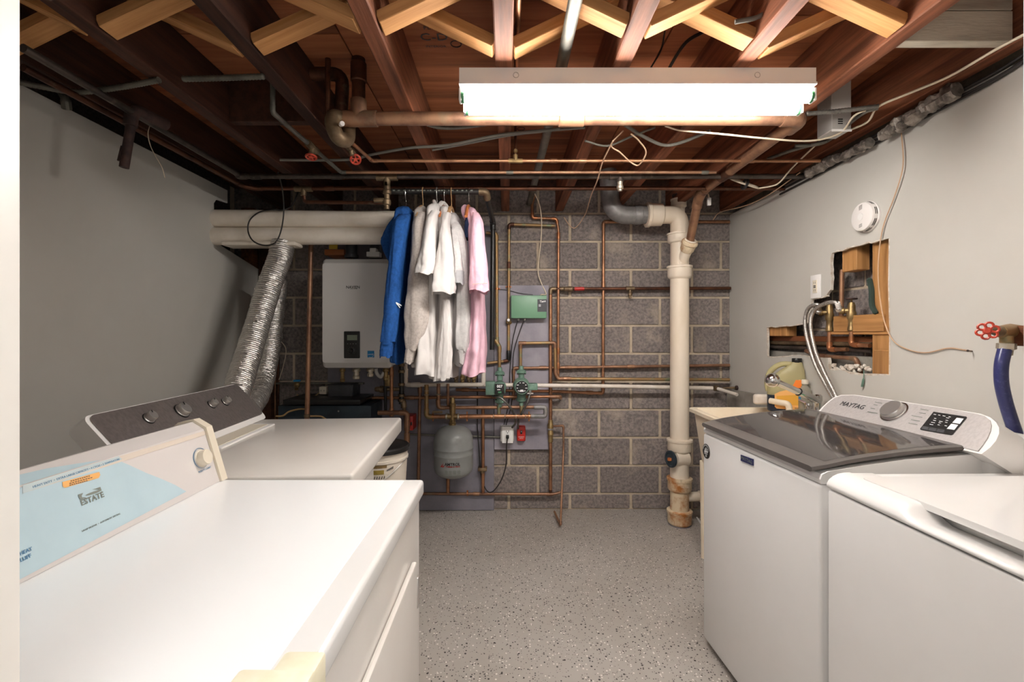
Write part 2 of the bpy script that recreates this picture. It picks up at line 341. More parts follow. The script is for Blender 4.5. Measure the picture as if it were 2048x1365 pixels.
# back wall: mortar bed with every block a piece of its own
wb = struct('wall_back', MB().box(-2.1, 1.9, YB + .004, YB + .12, -.02, 2.41), M['mortar'], smooth=False)
BH, BL, Z0 = .2066, .45, .1165
def block_mesh(L, H):
    mb = MB(); g = .0105
    mb.rbox(-L / 2 + g, L / 2 - g, -.004, .02, -H / 2 + g * .8, H / 2 - g * .8, .004, 1)
    me = bpy.data.meshes.new('block'); me.from_pydata(mb.v, [], mb.f); me.materials.append(M['block']); return me
_bm = {}
for k in range(-1, 12):
    za, zb = Z0 + BH * k, Z0 + BH * (k + 1); za = max(za, 0); zb = min(zb, 2.40)
    if zb - za < .04: continue
    x0 = (.682 if k % 2 == 0 else .468) - 6 * BL
    for j in range(0, 9):
        a, b = max(x0 + j * BL, -2.05), min(x0 + (j + 1) * BL, 1.86)
        if b - a < .06: continue
        key = (round(b - a, 3), round(zb - za, 3))
        if key not in _bm: _bm[key] = block_mesh(*key)
        oriented('cinder_block', None, None, Matrix.Translation(((a + b) / 2, YB - random.uniform(0, .004), (za + zb) / 2)), wb, _bm[key])

# left drywall, notched where the white vent pipes pass
pl = [(.40, 0), (3.40, 0), (3.40, 1.76), (2.871, 1.865), (2.86, 2.10), (2.885, 2.13), (3.0, 2.14), (3.0, 2.222), (.40, 2.222)]
wl = struct('wall_left', MB().prism([(XL, y, z) for y, z in pl], (-.013, 0, 0)), M['drywall'], smooth=False)
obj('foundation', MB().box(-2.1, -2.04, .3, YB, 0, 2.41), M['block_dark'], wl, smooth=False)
obj('stud', MB().box(-1.90, -1.815, 3.33, 3.40, 0, 2.2), M['brown_board'], wl, smooth=False)
obj('corner_stud', MB().box(-1.79, -1.70, 3.36, 3.42, 0, 2.2), M['joist_dark'], wl, smooth=False)

# right drywall with the torn opening
hole_px = [(1778, 477), (1752, 484), (1728, 489), (1700, 496), (1680, 503), (1664, 507), (1662, 530), (1664, 556), (1662, 580), (1655, 588), (1653, 594), (1640, 597), (1624, 600),
           (1622, 622), (1610, 650), (1590, 652), (1560, 654), (1534, 656), (1535, 685), (1535, 713), (1575, 712), (1610, 711), (1657, 716), (1659, 738), (1690, 742), (1720, 748), (1750, 748), (1778, 750)]
rr = random.Random(3)
hole = []
for i, (px, py) in enumerate(hole_px):
    a = PX(px, py, XR); b = PX(*hole_px[(i + 1) % len(hole_px)], XR)
    for t in (0, .33, .66):
        p = a.lerp(b, t); hole.append((p.y + (rr.uniform(-.004, .004) if t else 0), p.z + (rr.uniform(-.004, .004) if t else 0)))
outer = [(.40, 0), (3.42, 0), (3.42, 2.168), (.40, 2.168)]
mb = MB()
polys = [[V((XR, y, z)) for y, z in outer], [V((XR, y, z)) for y, z in hole]]
tri = tessellate_polygon(polys); flat = polys[0] + polys[1]
mb.add(flat, [tuple(t) for t in tri]); mb.add([p + V((.013, 0, 0)) for p in flat], [tuple(t)[::-1] for t in tri])
wr = struct('wall_right', mb, M['drywall'], smooth=False)
eb = MB(); n = len(hole)
jag = [V((XR - .0006, y, z)) for y, z in hole]
cen = V((XR, sum(h[0] for h in hole) / n, sum(h[1] for h in hole) / n))
ins = []
for i in range(n):
    t = (jag[(i + 1) % n] - jag[i - 1]); nn = V((0, -t.z, t.y)).normalized(); w_ = rr.uniform(.002, .009); ins.append(nn * w_)
sgn = 1
q1 = [jag[i] + ins[i] * sgn for i in range(n)]
area = lambda P_: abs(sum(P_[i].y * P_[(i + 1) % n].z - P_[(i + 1) % n].y * P_[i].z for i in range(n)))
if area(q1) < area(jag): q1 = [jag[i] - ins[i] for i in range(n)]
for i in range(n):
    j = (i + 1) % n
    eb.add([q1[i], q1[j], jag[j] + V((-.0006, 0, 0)), jag[i] + V((-.0006, 0, 0))], [(0, 1, 2, 3)])
    eb.add([jag[i] + V((-.0006, 0, 0)), jag[j] + V((-.0006, 0, 0)), jag[j] + V((.0125, 0, 0)), jag[i] + V((.0125, 0, 0))], [(0, 1, 2, 3)])
obj('torn_edge', eb, M['gypsum'], wr, smooth=False)
XC = 1.765                                                      # block wall inside the cavity
obj('cavity_mortar', MB().box(XC + .004, XC + .06, .3, YB, 0, 2.41), M['mortar'], wr, smooth=False)
for k in range(3, 9):
    for j in range(-1, 4):
        a = 1.62 + j * .45 + (.22 if k % 2 else 0); z = .08 + k * .2066
        mb = MB().rbox(XC - .004, XC + .02, a + .008, a + .442, z + .007, z + .2, .004, 1)
        obj('cinder_block', mb, M['block'], wr, smooth=False)
def cav(px0, px1, py0, py1, x0, x1, m, name):
    a = PX(px0, py0, x0); b = PX(px1, py1, x0); return obj(name, MB().rbox(x0, x1, min(a.y, b.y), max(a.y, b.y), min(a.z, b.z), max(a.z, b.z), .003, 1), m, wr, smooth=False)
cav(1744, 1790, 440, 770, 1.668, 1.745, M['stud'], 'wall_stud')
cav(1666, 1766, 633, 664, 1.655, 1.70, M['stud_y'], 'blocking')
cav(1660, 1790, 664, 670, 1.66, 1.71, M['stud_y'], 'blocking')
cav(1684, 1713, 495, 540, 1.665, 1.73, M['stud'], 'stud_end')
cav(1536, 1573, 640, 673, 1.658, 1.72, M['stud'], 'stud_end')
cav(1536, 1745, 672, 690, 1.70, 1.73, M['brown_board'], 'sill_board')
cav(1520, 1745, 700, 760, 1.70, 1.76, M['concrete_board'], 'footing_ledge')
cav(1746, 1778, 700, 760, 1.657, 1.667, M['stud'], 'wall_stud')
obj('sheathing_tear', MB().tube(spline([PX(1738, 556, 1.66), PX(1743, 580, 1.662), PX(1744, 610, 1.66), PX(1752, 628, 1.656)]), [.004] + [.012] * 17 + [.006], 6), M['felt'], wr)
# torn insulation at the bottom of the opening
rg = random.Random(9)
mb = MB()
for k in range(16):
    c = PX(1662 + k * 5.2, 738 + rg.uniform(-6, 8), 1.665); r_ = rg.uniform(.008, .02)
    mb.lathe([(r_ * .3, -r_), (r_, -r_ * .4), (r_ * .8, r_ * .5), (.001, r_ * 1.2)], c, (rg.uniform(-1, 1), rg.uniform(-1, 1), 1), 7)
obj('torn_insulation', mb, M['gypsum'], wr, kind='stuff')

# front wall with the doorway the photograph was taken through
fw = MB(); DX0, DX1, DZ = -.417, .443, 2.05
fw.box(-2.1, DX0 - .02, .30, .39, 0, 2.41); fw.box(DX1 + .02, 1.9, .30, .39, 0, 2.41); fw.box(DX0 - .02, DX1 + .02, .30, .39, DZ + .02, 2.41)
struct('wall_front', fw, M['drywall'], smooth=False)
struct('trim_1', MB().rbox(DX0 - .02, DX0, .28, .40, 0, DZ, .003), M['white_trim'])
struct('trim_2', MB().rbox(DX1, DX1 + .02, .28, .40, 0, DZ, .003), M['white_trim'])
struct('trim_3', MB().rbox(DX0 - .02, DX1 + .02, .28, .40, DZ, DZ + .02, .003), M['white_trim'])

# ceiling: plywood subfloor on joists, herringbone bridging between them
ZJ, ZS = 2.20, 2.41
ce = struct('ceiling', MB().box(-2.1, 1.9, .30, 3.55, ZS + .02, ZS + .05), M['joist_dark'], smooth=False)
for (a, b, c, d) in ((-2.1, -.62, .30, 1.72), (-2.1, -.62, 1.726, 3.55), (-.614, .60, .30, 2.9), (.606, 1.9, .30, 1.62), (.606, 1.9, 1.626, 3.55), (-.614, .60, 2.906, 3.55)):
    oriented('plywood_sheet', MB().box(-(b - a) / 2, (b - a) / 2, -(d - c) / 2, (d - c) / 2, 0, .018), M['ply'], Matrix.Translation(((a + b) / 2, (c + d) / 2, ZS)), ce)
JX = [-1.62, -1.235, -.825, -.405, -.009, .388, .792, 1.20, 1.60]
JW = .058
for x in JX:
    mb = MB().rbox(-JW / 2, JW / 2, -1.56, 1.56, 0, ZS - ZJ, .004, 1)
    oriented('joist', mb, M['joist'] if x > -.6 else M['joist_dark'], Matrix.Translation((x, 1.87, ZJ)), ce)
BR = [(-1.62, -1.235, 1.48, 1.38), (-1.235, -.825, 1.40, 1.49), (-.825, -.405, 1.48, 1.37), (-.405, -.009, 1.38, 1.49), (-.009, .388, 1.50, 1.39), (.388, .792, 1.395, 1.455), (.792, 1.20, 1.50, 1.39)]
for a, b, y1, y2 in BR:
    a += JW / 2; b -= JW / 2
    for (p, q) in ((V((a, y1, ZJ + .018)), V((b, y1, ZS - .03))), (V((b, y2, ZJ + .018)), V((a, y2, ZS - .03)))):
        d = q - p; L = d.length; ux = d.normalized(); uy = V((0, 1, 0)); uz = ux.cross(uy)
        Mx = Matrix((ux, uy, uz)).transposed().to_4x4(); Mx.translation = (p + q) / 2
        o = oriented('bridging_brace', MB().rbox(-L / 2, L / 2, -.033, .033, -.018, .018, .002, 1), M['brace'], Mx, ce)
# whitewashed board across the last bay, header and sill pieces
obj('whitewashed_board', MB().rbox(1.231, 1.569, 1.44, 1.475, ZJ + .005, ZJ + .10, .002, 1), M['limewood'], ce, smooth=False)
obj('whitewashed_board', MB().rbox(1.231, 1.569, 1.44, 1.475, ZJ + .103, ZS, .002, 1), M['limewood'], ce, smooth=False)
obj('blocking', MB().rbox(-1.206, -.854, 2.02, 2.06, ZJ + .02, ZS, .003, 1), M['joist_dark'], ce, smooth=False)
obj('sill_plate', MB().rbox(-2.0, 1.86, 3.36, 3.425, ZS - .045, ZS, .003, 1), M['joist_dark'], ce, smooth=False)
# grade stamp on the plywood
for s_, px, py, sz in (('C-D', 868, 74, .060), ('PLY', 858, 55, .026), ('INTERIOR', 872, 92, .018)):
    text(s_, sz, PZ(px, py, ZS) + V((0, 0, -.001)), (1, 0, 0), (0, -1, 0), M['print_dark'], ce, 'grade_stamp')
for px, py in ((912, 88), (1042, 258)):
    c = PZ(px, py, ZS - .0015); obj('knot', MB().torus(c, (0, 0, 1), .020, .0022, 18, 5), M['rust'], ce)

# ================================================================ ceiling light
t = thing('fluorescent_light', 'long white fluorescent fixture with two lit tubes under the joists', 'light', (.44, 1.645, 2.09))
X0, X1 = -.160, 1.047
hb = MB().prism([(X0, 1.572, 2.199), (X0, 1.572, 2.150), (X0, 1.566, 2.148), (X0, 1.566, 2.141), (X0, 1.60, 2.139), (X0, 1.69, 2.139), (X0, 1.724, 2.141), (X0, 1.724, 2.148), (X0, 1.718, 2.150), (X0, 1.718, 2.199)], (X1 - X0, 0, 0))
ho_ = obj('housing', hb, M['plastic_white'], t, smooth=False)
for px in (1032, 1515):
    obj('knockout', MB().torus(P(px, 150, 1.5715), (0, 1, 0), .009, .0012, 16, 5), M['grey_box'], ho_)

for y, xa, xb in ((1.60, -.145, 1.040), (1.69, -.138, 1.053)):
    tb = obj('tube', MB().lathe([(.017, .0), (.019, .003), (.019, xb - xa - .003), (.017, xb - xa)], (xa, y, 2.113), (1, 0, 0), 20), M['tube'], t)
    for x, s in ((xa, -1), (xb, 1)):
        obj('end_cap', MB().lathe([(.0195, 0), (.0195, .009), (.016, .012)], (x, y, 2.113), (s, 0, 0), 20), M['cap_green'], tb, label='green metal tube end cap')
        obj('lamp_holder', MB().rbox(x + s * .013 - .005, x + s * .013 + .005, y - .017, y + .017, 2.095, 2.140, .004), M['plastic_white'], t)

# ================================================================ big copper drain under the joists
YD, ZD, RD = 1.88, 2.168, .0265
t = thing('copper_drain', 'thick old copper drain pipe running under the joists behind the fluorescent light', 'pipe', (1.2, 1.88, 1.87))
p_end = P(1379, 487, 3.05); xe = 1.185
kneepos = V((1.195, 2.88, 2.165))
obj('pipe_length', MB().tube([(-.66, YD, ZD), (xe, YD, ZD)], RD, 16), M['copper_brown'], t)
obj('pipe_length', MB().tube(fillet([(xe, YD, ZD), kneepos, p_end], .10), RD, 16), M['copper_brown'], t)
obj('elbow', MB().tube(fillet([(xe - .075, YD, ZD), (xe + .008, YD, ZD), (xe + .012, YD + .09, ZD)], .055, 8), RD * 1.18, 16), M['copper_brown'], t)
d_ = (p_end - kneepos).normalized()
obj('elbow', MB().tube(fillet([kneepos - V((0, .09, 0)), kneepos, kneepos + d_ * .09], .05), RD * 1.16, 16), M['copper_brown'], t)
c1 = V((.26, YD, ZD)); obj('coupling', MB().lathe([(RD * 1.05, 0), (RD * 1.22, .004), (RD * 1.22, .10), (RD * 1.05, .104)], c1 - V((.05, 0, 0)), (1, 0, 0), 16), M['copper_brown'], t)
c2 = V((1.193, 2.47, ZD)); obj('coupling', MB().lathe([(RD * 1.05, 0), (RD * 1.18, .004), (RD * 1.18, .11), (RD * 1.05, .114)], c2, (0, 1, 0), 16), M['copper_dark'], t)
# tee and riser on the left, second riser, cleanout trap
xt = -.598
obj('tee', MB().tube([(xt - .075, YD, ZD), (xt + .075, YD, ZD)], RD * 1.2, 16).tube([(xt, YD, ZD), (xt, YD, ZD + .075)], RD * 1.2, 16), M['copper_brown'], t)
obj('riser', MB().tube([(xt, YD, ZD), (xt, YD, ZS)], RD, 16), M['copper_dark'], t)
obj('coupling', MB().lathe([(RD * 1.05, 0), (RD * 1.2, .004), (RD * 1.2, .075), (RD * 1.05, .08)], (xt, YD, 2.315), (0, 0, 1), 16), M['copper_dark'], t)
obj('riser', MB().tube(fillet([(-.672, YD + .005, ZD), (-.668, YD + .02, 2.36), (-.80, YD + .02, 2.36)], .05), RD, 16), M['copper_dark'], t)
obj('thin_riser', MB().tube([(-.725, YD, 2.14), (-.722, YD, ZS)], .011, 10), M['copper_dark'], t)
obj('trap', MB().tube(spline([(-.62, YD, ZD), (-.665, YD - .004, ZD), (-.692, YD - .02, ZD - .005), (-.69, YD - .03, ZD - .045), (-.672, YD - .02, ZD - .085), (-.655, YD + .03, ZD - .07), (-.66, YD + .06, ZD)], 7), RD * 1.12, 16), M['bronze'], t)
obj('plug', MB().lathe([(.007, 0), (.009, .012), (.006, .02), (.010, .024), (.009, .034)], (-.655, YD - .045, ZD - .045), (.5, -.8, -.2), 10), M['plastic_white'], t, label='white plastic plug')

# ================================================================ pipes below the joists
def hp(px0, px1, py, z, **k):
    y = (CAM.z - z) * F / (py - CY); return V(((px0 - CX) / F * y, y, z)), V(((px1 - CX) / F * y, y, z))
a, b = hp(740, 1640, 322, 2.16)
vs = V((-.70, 2.04, 2.155))
t = pipe('thin copper water pipe running below the joists behind the fluorescent light', [vs, a + V((.01, 0, 0)), b], .0085, M['copper'], coup=((1, .405), (1, .47), (1, .845)))
c = P(1031, 322, a.y); obj('tee', MB().tube([c - V((.035, 0, 0)), c + V((.035, 0, 0))], .0115, 10).tube([c, c + V((0, 0, .03))], .0115, 10), M['brass'], t)
obj('riser', MB().tube([c, (c.x, c.y, ZS)], .0065, 8), M['copper_dark'], t)
obj('bleeder', MB().lathe([(.008, 0), (.011, .01), (.007, .02)], c + V((0, -.004, .045)), (0, -1, 0), 8), M['brass'], t)
vb = PZ(700, 297, 2.155)
obj('gate_valve', MB().tube([vb - V((0, .05, 0)), vb + V((0, .06, 0))], .016, 10).lathe([(.016, 0), (.011, .018), (.012, .03), (.005, .034)], vb, (.2, .3, -.9), 10), M['bronze'], t)
obj('valve_wheel', wheel(MB(), P(711, 319, vb.y + .03), (.25, -.72, -.62), .022, .005), M['red_wheel'], t, label='red valve wheel')

a, b = hp(682, 1432, 345, 2.155)
g0 = V((-.905, 1.80, 2.155))
t = pipe('thin copper pipe with greyed left length and red wheel valve below dark joists', [g0 + V((0, 0, .16)), g0, a, b], .0085, M['copper_brown'], coup=((2, .45), (2, .97)), fm=M['galv'])
obj('grey_length', MB().tube(fillet([g0 + V((0, 0, .16)), g0, a + V((0, -.004, 0))], .02), .0098, 10), M['galv'], t, label='grey painted length')
vb = g0.lerp(a, .5)
obj('gate_valve', MB().tube([vb - V((0, .05, 0)), vb + V((0, .05, 0))], .016, 10).lathe([(.017, 0), (.012, .02), (.013, .034), (.005, .04)], vb, (0, -.25, -.97), 10), M['bronze'], t)
obj('valve_wheel', wheel(MB(), vb + V((.0, -.012, -.05)), (0, -.25, -.97), .0225, .0045), M['red_wheel'], t, label='red valve wheel')

a, b = hp(478, 1610, 353, 2.158)
u0 = PZ(46, 96, 2.17)
t = pipe('black iron pipe running across the room under the joists from the left wall', [u0, V((a.x, a.y - .03, 2.165)), a, b], .0135, M['iron'], name='iron_pipe', coup=((2, .172), (2, .70), (2, .03)))
def tee(p, t, r, m, down=.05, ax=(1, 0, 0)):
    ax = V(ax); obj('tee', MB().tube([p - ax * r * 3, p + ax * r * 3], r, 12).tube([p, p + V((0, 0, -down))], r, 12), m, t)
c = P(774, 355, a.y); tee(c, t, .019, M['bronze'])
obj('drop_valve', MB().lathe([(.017, 0), (.019, .01), (.019, .05), (.023, .055), (.023, .07), (.016, .075), (.016, .10), (.021, .105), (.021, .13), (.014, .135), (.014, .155)], c - V((0, 0, .02)), (0, 0, -1), 12), M['bronze'], t)
obj('side_fitting', MB().tube([c + V((-.07, 0, -.125)), c + V((0, 0, -.125))], .013, 10), M['bronze'], t)
c = P(1240, 353, a.y); tee(c, t, .019, M['iron'], .03)
obj('drop_fitting', MB().lathe([(.015, 0), (.015, .02), (.018, .024), (.018, .038), (.012, .042), (.012, .05)], c - V((0, 0, .03)), (0, 0, -1), 12), M['solder'], t, label='pale drop fitting')

a, b = hp(500, 1575, 377, 2.155)
u0 = PZ(46, 135, 2.165)
t = pipe('dark pipe running along the left wall then across nearest the back wall under the joists', [u0, V((a.x - .02, a.y - .05, 2.158)), a + V((.03, 0, 0)), b], .0125, M['copper_dark'], name='dark_pipe', coup=((2, .14), (2, .42), (2, .52)))
c = P(607, 378, a.y); tee(c, t, .017, M['bronze'], .04)
obj('drop_pipe', MB().tube(fillet([c, c + V((0, .01, -.075)), c + V((.50, .02, -.078))], .02), .011, 10), M['copper_dark'], t)

# capped brown pipe stub hanging over the left wall
e = PZ(265, 218, 2.185)
t = thing('brown_pipe_stub', 'short rusty brown pipe stub hanging from an elbow over the left wall', 'pipe', e + V((0, 0, -.24)))
obj('elbow', MB().tube(fillet([e + V((.03, .14, 0)), e, e + V((-.005, -.005, -.07))], .035, 8), .024, 14), M['rust'], t)
obj('stub', MB().tube([e + V((-.002, 0, -.04)), e + V((-.025, -.01, -.235))], .0165, 14), M['rust'], t)
obj('rust_crust', MB().tube([e + V((-.034, -.01, -.15)), e + V((-.042, -.013, -.21))], [.004, .007], 7), M['rust'], t)

wire('thin white wire dangling beside the rusty pipe stub', [PZ(300, 250, 2.19), P(296, 268, 1.95), P(301, 292, 1.95), P(312, 314, 1.95), P(324, 335, 1.95), P(330, 356, 1.95)], .0016, M['cable_white'], 'wire', 'wire')
# armoured cables and conduits between joists
conduit('grey armoured cable sagging over the top of the left wall', [PZ(20, 160, 2.188), PZ(75, 172, 2.18), PZ(150, 184, 2.18), PZ(230, 176, 2.185), PZ(318, 160, 2.19)], .011, M['galv'], 'armoured_cable', 'cable')
conduit('short grey armoured cable crossing the dark bay left of the ceiling drain', [PZ(366, 158, 2.188), PZ(445, 156, 2.188), PZ(528, 153, 2.188)], .011, M['galv'], 'armoured_cable', 'cable')
tag(obj('armoured_cable', MB().tube(spline([PX(120, 182, -1.78), PX(130, 198, -1.76), PX(134, 218, -1.77)]), [.014] * 7 + [.017] * 6, 10), M['galv']), 'bent pipe end poking over the left wall top', 'pipe')
conduit('armoured cable looping under the joist just left of the light', [PZ(838, 243, 2.188), PZ(880, 255, 2.188), PZ(930, 254, 2.188), PZ(992, 245, 2.188)], .009, M['galv'], 'armoured_cable', 'cable')
conduit('armoured cable sagging across the bay below the right end of the light', [PZ(1590, 292, 2.188), PZ(1650, 284, 2.19), PZ(1720, 230, 2.186), PZ(1756, 216, 2.188)], .009, M['galv'], 'armoured_cable', 'cable')
conduit('armoured cable running back past the copper drain knee', [PZ(1535, 318, 2.19), PZ(1590, 299, 2.19), PZ(1655, 282, 2.188)], .009, M['galv'], 'armoured_cable', 'cable')
conduit('armoured cable entering the grey junction box on the right joist', [PZ(1612, 228, 2.186), PZ(1680, 222, 2.186), PZ(1756, 213, 2.186)], .010, M['conduit'], 'armoured_cable', 'cable')
wire('grey cable crossing the bays from the red valve to the light', [PZ(560, 320, 2.188), PZ(690, 320, 2.188), PZ(745, 309, 2.188), PZ(820, 296, 2.188), PZ(900, 290, 2.188), PZ(1000, 270, 2.188), PZ(1120, 258, 2.188)], .007, M['cable_grey'])
wire('grey cable just behind the light crossing the middle joist', [PZ(865, 300, 2.186), PZ(930, 288, 2.19), PZ(1010, 272, 2.19), PZ(1090, 262, 2.19), PZ(1170, 255, 2.188)], .006, M['cable_grey'])
wire('grey cable swooping between the joists right of the middle joist', [PZ(1170, 282, 2.188), PZ(1215, 292, 2.19), PZ(1265, 272, 2.19), PZ(1310, 255, 2.188)], .005, M['cable_grey'])
wire('thick grey cable curving down behind the drain coupling', [PZ(1250, 250, 2.188), PZ(1285, 272, 2.188), PZ(1325, 290, 2.188), PZ(1360, 286, 2.188), PZ(1420, 262, 2.188)], .008, M['cable_grey'])
wire('beige twisted wire looping down below the light', [PZ(1246, 262, 2.18), PZ(1222, 290, 2.17), PZ(1240, 305, 2.16), PZ(1262, 325, 2.14), PZ(1278, 330, 2.13), PZ(1292, 305, 2.15), PZ(1278, 282, 2.17), PZ(1262, 268, 2.18)], .0035, M['cable_beige'])
wire('pair of thin beige strings hanging from the joists to the block wall', [PZ(1226, 282, 2.17), PZ(1205, 325, 2.15), P(1195, 360, 2.5), P(1182, 392, 2.8), P(1170, 430, 3.2), P(1152, 455, 3.35), P(1140, 452, 3.36), P(1128, 435, 3.38)], .0032, M['cable_beige'])
wire('cream wire running along the right joist to the junction box', [PZ(2070, 58, 2.19), PZ(1990, 100, 2.186), PZ(1900, 152, 2.186), PZ(1820, 186, 2.188), PZ(1756, 214, 2.19), PZ(1735, 244, 2.18), PZ(1690, 264, 2.18)], .0045, M['cable_white'])
wire('cream twisted wire crossing under the copper drain to the right joist', [PZ(1330, 252, 2.18), PZ(1362, 261, 2.17), PZ(1440, 268, 2.13), PZ(1530, 277, 2.125), PZ(1620, 282, 2.13), PZ(1680, 266, 2.16), PZ(1708, 232, 2.18), PZ(1740, 218, 2.19)], .004, M['cable_white'])
wire('thin black wire hanging from the bridging above the light', [PZ(1330, 62, 2.36), PZ(1322, 100, 2.3), PZ(1302, 135, 2.2)], .003, M['cable_black'])
wire('thick black cable curving down above the light', [PZ(1410, 62, 2.36), PZ(1372, 85, 2.3), PZ(1342, 130, 2.22), PZ(1330, 160, 2.2)], .006, M['cable_black'])
wire('grey cable curling under the bridging right of the light', [PZ(1548, 0, 2.3), PZ(1520, 32, 2.25), PZ(1470, 44, 2.24)], .007, M['cable_grey'])

# coiled white cord tied up near the right wall
c = P(1490, 368, 2.62)
mb = MB()
for k in range(4):
    u = V((1, .1, -.28)).normalized(); v = V((.1, .8, .5)).normalized()
    mb.tube(spline([c + u * (.085 * math.cos(s)) + v * ((.022 + .006 * k) * math.sin(s)) + V((0, .005 * k, .004 * k)) for s in [2 * PI * j / 12 for j in range(13)]], 3), .0042, 6)
t = thing('coiled_cord', 'white power cord coiled and tied beside the right wall top', 'cord', c)
obj('cord', mb, M['cable_white'], t)
obj('tie', MB().torus(c, (1, .1, -.28), .026, .008, 14, 6), M['black'], t)
obj('cord_tail', MB().tube(spline([c + V((.08, 0, -.025)), P(1555, 368, 2.55), P(1585, 335, 2.45), P(1640, 282, 2.2)], 6), .0042, 6), M['cable_white'], t)
cc = P(1418, 402, 2.95)
t = thing('white_plug', 'small white electric plug hanging behind the copper drain', 'plug', cc - V((0, 0, .03)))
obj('plug_body', MB().rbox(cc.x - .012, cc.x + .012, cc.y - .01, cc.y + .01, cc.z - .03, cc.z + .02, .005), M['plastic_white'], t)
obj('cord', MB().tube(spline([cc + V((0, 0, .02)), cc + V((-.01, .01, .07)), V((1.234, cc.y + .02, 2.24))]), .004, 6), M['cable_white'], t)

# metal junction box on the last joist
t = thing('junction_box', 'pale grey metal junction box on the side of the right joist', 'box', P(1668, 270, 2.0))
q = PZ(1680, 262, 2.165)
obj('box', MB().rbox(q.x - .042, q.x + .042, q.y - .01, q.y + .085, 2.165, ZS, .003, 1), M['grey_box'], t)
for k in range(3): obj('slot', MB().box(q.x - .016, q.x + .004, q.y - .0115, q.y - .009, 2.19 + k * .009, 2.194 + k * .009), M['dark_gap'], t, smooth=False)
obj('cover_tab', MB().rbox(q.x - .042, q.x + .042, q.y - .013, q.y - .008, 2.158, 2.168, .001, 1), M['plastic_white'], t)

# foil insulation between the joists, foil-wrapped runs on the right wall top
def foil_sheet(label, xa, xb, ya, yb, z, sag, seed):
    rs = V((seed * 3.1, seed * 7.7, seed))
    def fn(u, v):
        p = V((xa + (xb - xa) * u, ya + (yb - ya) * v, z - sag * math.sin(PI * u) * (.4 + .6 * math.sin(PI * min(1, v * 1.2)))))
        q = p * 14 + rs; return p + V((0, 0, .022 * noise.noise(q) + .012 * noise.noise(q * 2.7)))
    return tag(obj('foil_insulation', MB().grid(fn, 26, 18), M['foil'], angle=25), label, 'insulation')
foil_sheet('crumpled foil insulation hanging above the braces of the second bay from left', -.79, -.44, .75, 1.30, 2.33, .06, 1)
foil_sheet('crumpled foil insulation tucked above the brace left of the middle joist', -.37, -.05, .75, 1.28, 2.37, .03, 2)
foil_sheet('bright foil insulation beside the grey pipe right of the middle joist', .03, .34, .75, 1.36, 2.36, .05, 3)
foil_sheet('dim foil insulation above the braces of the far left bay', -1.19, -.86, .75, 1.26, 2.34, .06, 4)
xx = .195
pipe('grey pipe running lengthwise between joists above the light', [(xx, .40, 2.245), (xx, 2.0, 2.245), (xx - .03, 3.38, 2.245)], .021, M['galv'], name='grey_pipe', elbows=False)
pipe('thin copper pipe beside the middle joist above the light', [(.035, .40, 2.28), (.035, 1.9, 2.28)], .0085, M['copper'], elbows=False)

def foil_wrap(label, pts, r, seed):
    pts = spline(pts, 22); mb = MB().tube(pts, r, 12); out = []
    for i, v in enumerate(mb.v):
        c = pts[i // 12]; s = V((seed * 5.0, 0, 0)); out.append(c + (v - c) * (1 + .55 * noise.noise(v * 26 + s) + .35 * noise.noise(v * 75 + s)))
    mb.v = out
    return tag(obj('foil_wrapped_duct', mb, M['foil_tape'], angle=25), label, 'duct')
def rw(px, py, x=1.595): return PX(px, py, x)
foil_wrap('dirty foil wrapped run on the right wall top nearest the door', [rw(1915, 178), rw(1870, 206), rw(1820, 236), rw(1795, 252)], .026, 1)
foil_wrap('short foil wrapped lump on the right wall top beside the hanging wire', [rw(1800, 250), rw(1780, 262), rw(1765, 272)], .022, 2)
foil_wrap('foil wrapped run on the right wall top above the smoke detector', [rw(1740, 285), rw(1715, 298), rw(1690, 312), rw(1668, 320)], .02, 3)
foil_wrap('foil wrapped run on the right wall top farthest from the door', [rw(1662, 322), rw(1640, 334), rw(1618, 348)], .024, 4)
for i, (dx, dy) in enumerate(((0, 0), (4, 9), (-4, 17))):
    wire(['black cable resting highest on the right wall top', 'black cable in the middle of the bundle along the right wall top', 'black cable lowest of the bundle along the right wall top'][i],
         [rw(2075 + dx, 92 + dy, 1.632), rw(2000 + dx, 140 + dy, 1.632), rw(1930 + dx, 178 + dy, 1.625), rw(1850, 218 + dy, 1.632), rw(1760, 266 + dy, 1.632), rw(1660, 320 + dy, 1.632), rw(1560, 372 + dy, 1.632)], .006, M['cable_black'])
wire('thin brown wire stretched from the coiled cord to the back corner', [P(1600, 345, 2.5), P(1540, 388, 2.75), P(1490, 412, 3.0), P(1440, 425, 3.3), P(1425, 442, 3.38)], .003, M['cable_beige'])
wire('thin tan wire looping along the right wall past the smoke detector', [PX(1802, 258, 1.628), PX(1806, 330, 1.626), PX(1790, 390, 1.628), PX(1766, 455, 1.629), PX(1757, 520, 1.626), PX(1758, 580, 1.626), PX(1768, 640, 1.63), PX(1785, 680, 1.63), PX(1812, 698, 1.632), PX(1850, 706, 1.633), PX(1895, 697, 1.635), PX(1925, 700, 1.636), PX(1944, 703, 1.639)], .0026, M['cable_beige'])
t = thing('wall_nail', 'small nail holding the tan wire on the right wall', 'nail', PX(1945, 703, 1.64))
obj('nail', MB().lathe([(.0015, -.004), (.0015, .02), (.004, .02), (.004, .022)], PX(1945, 703, 1.64), (-1, -.2, .1), 8), M['iron'], t)

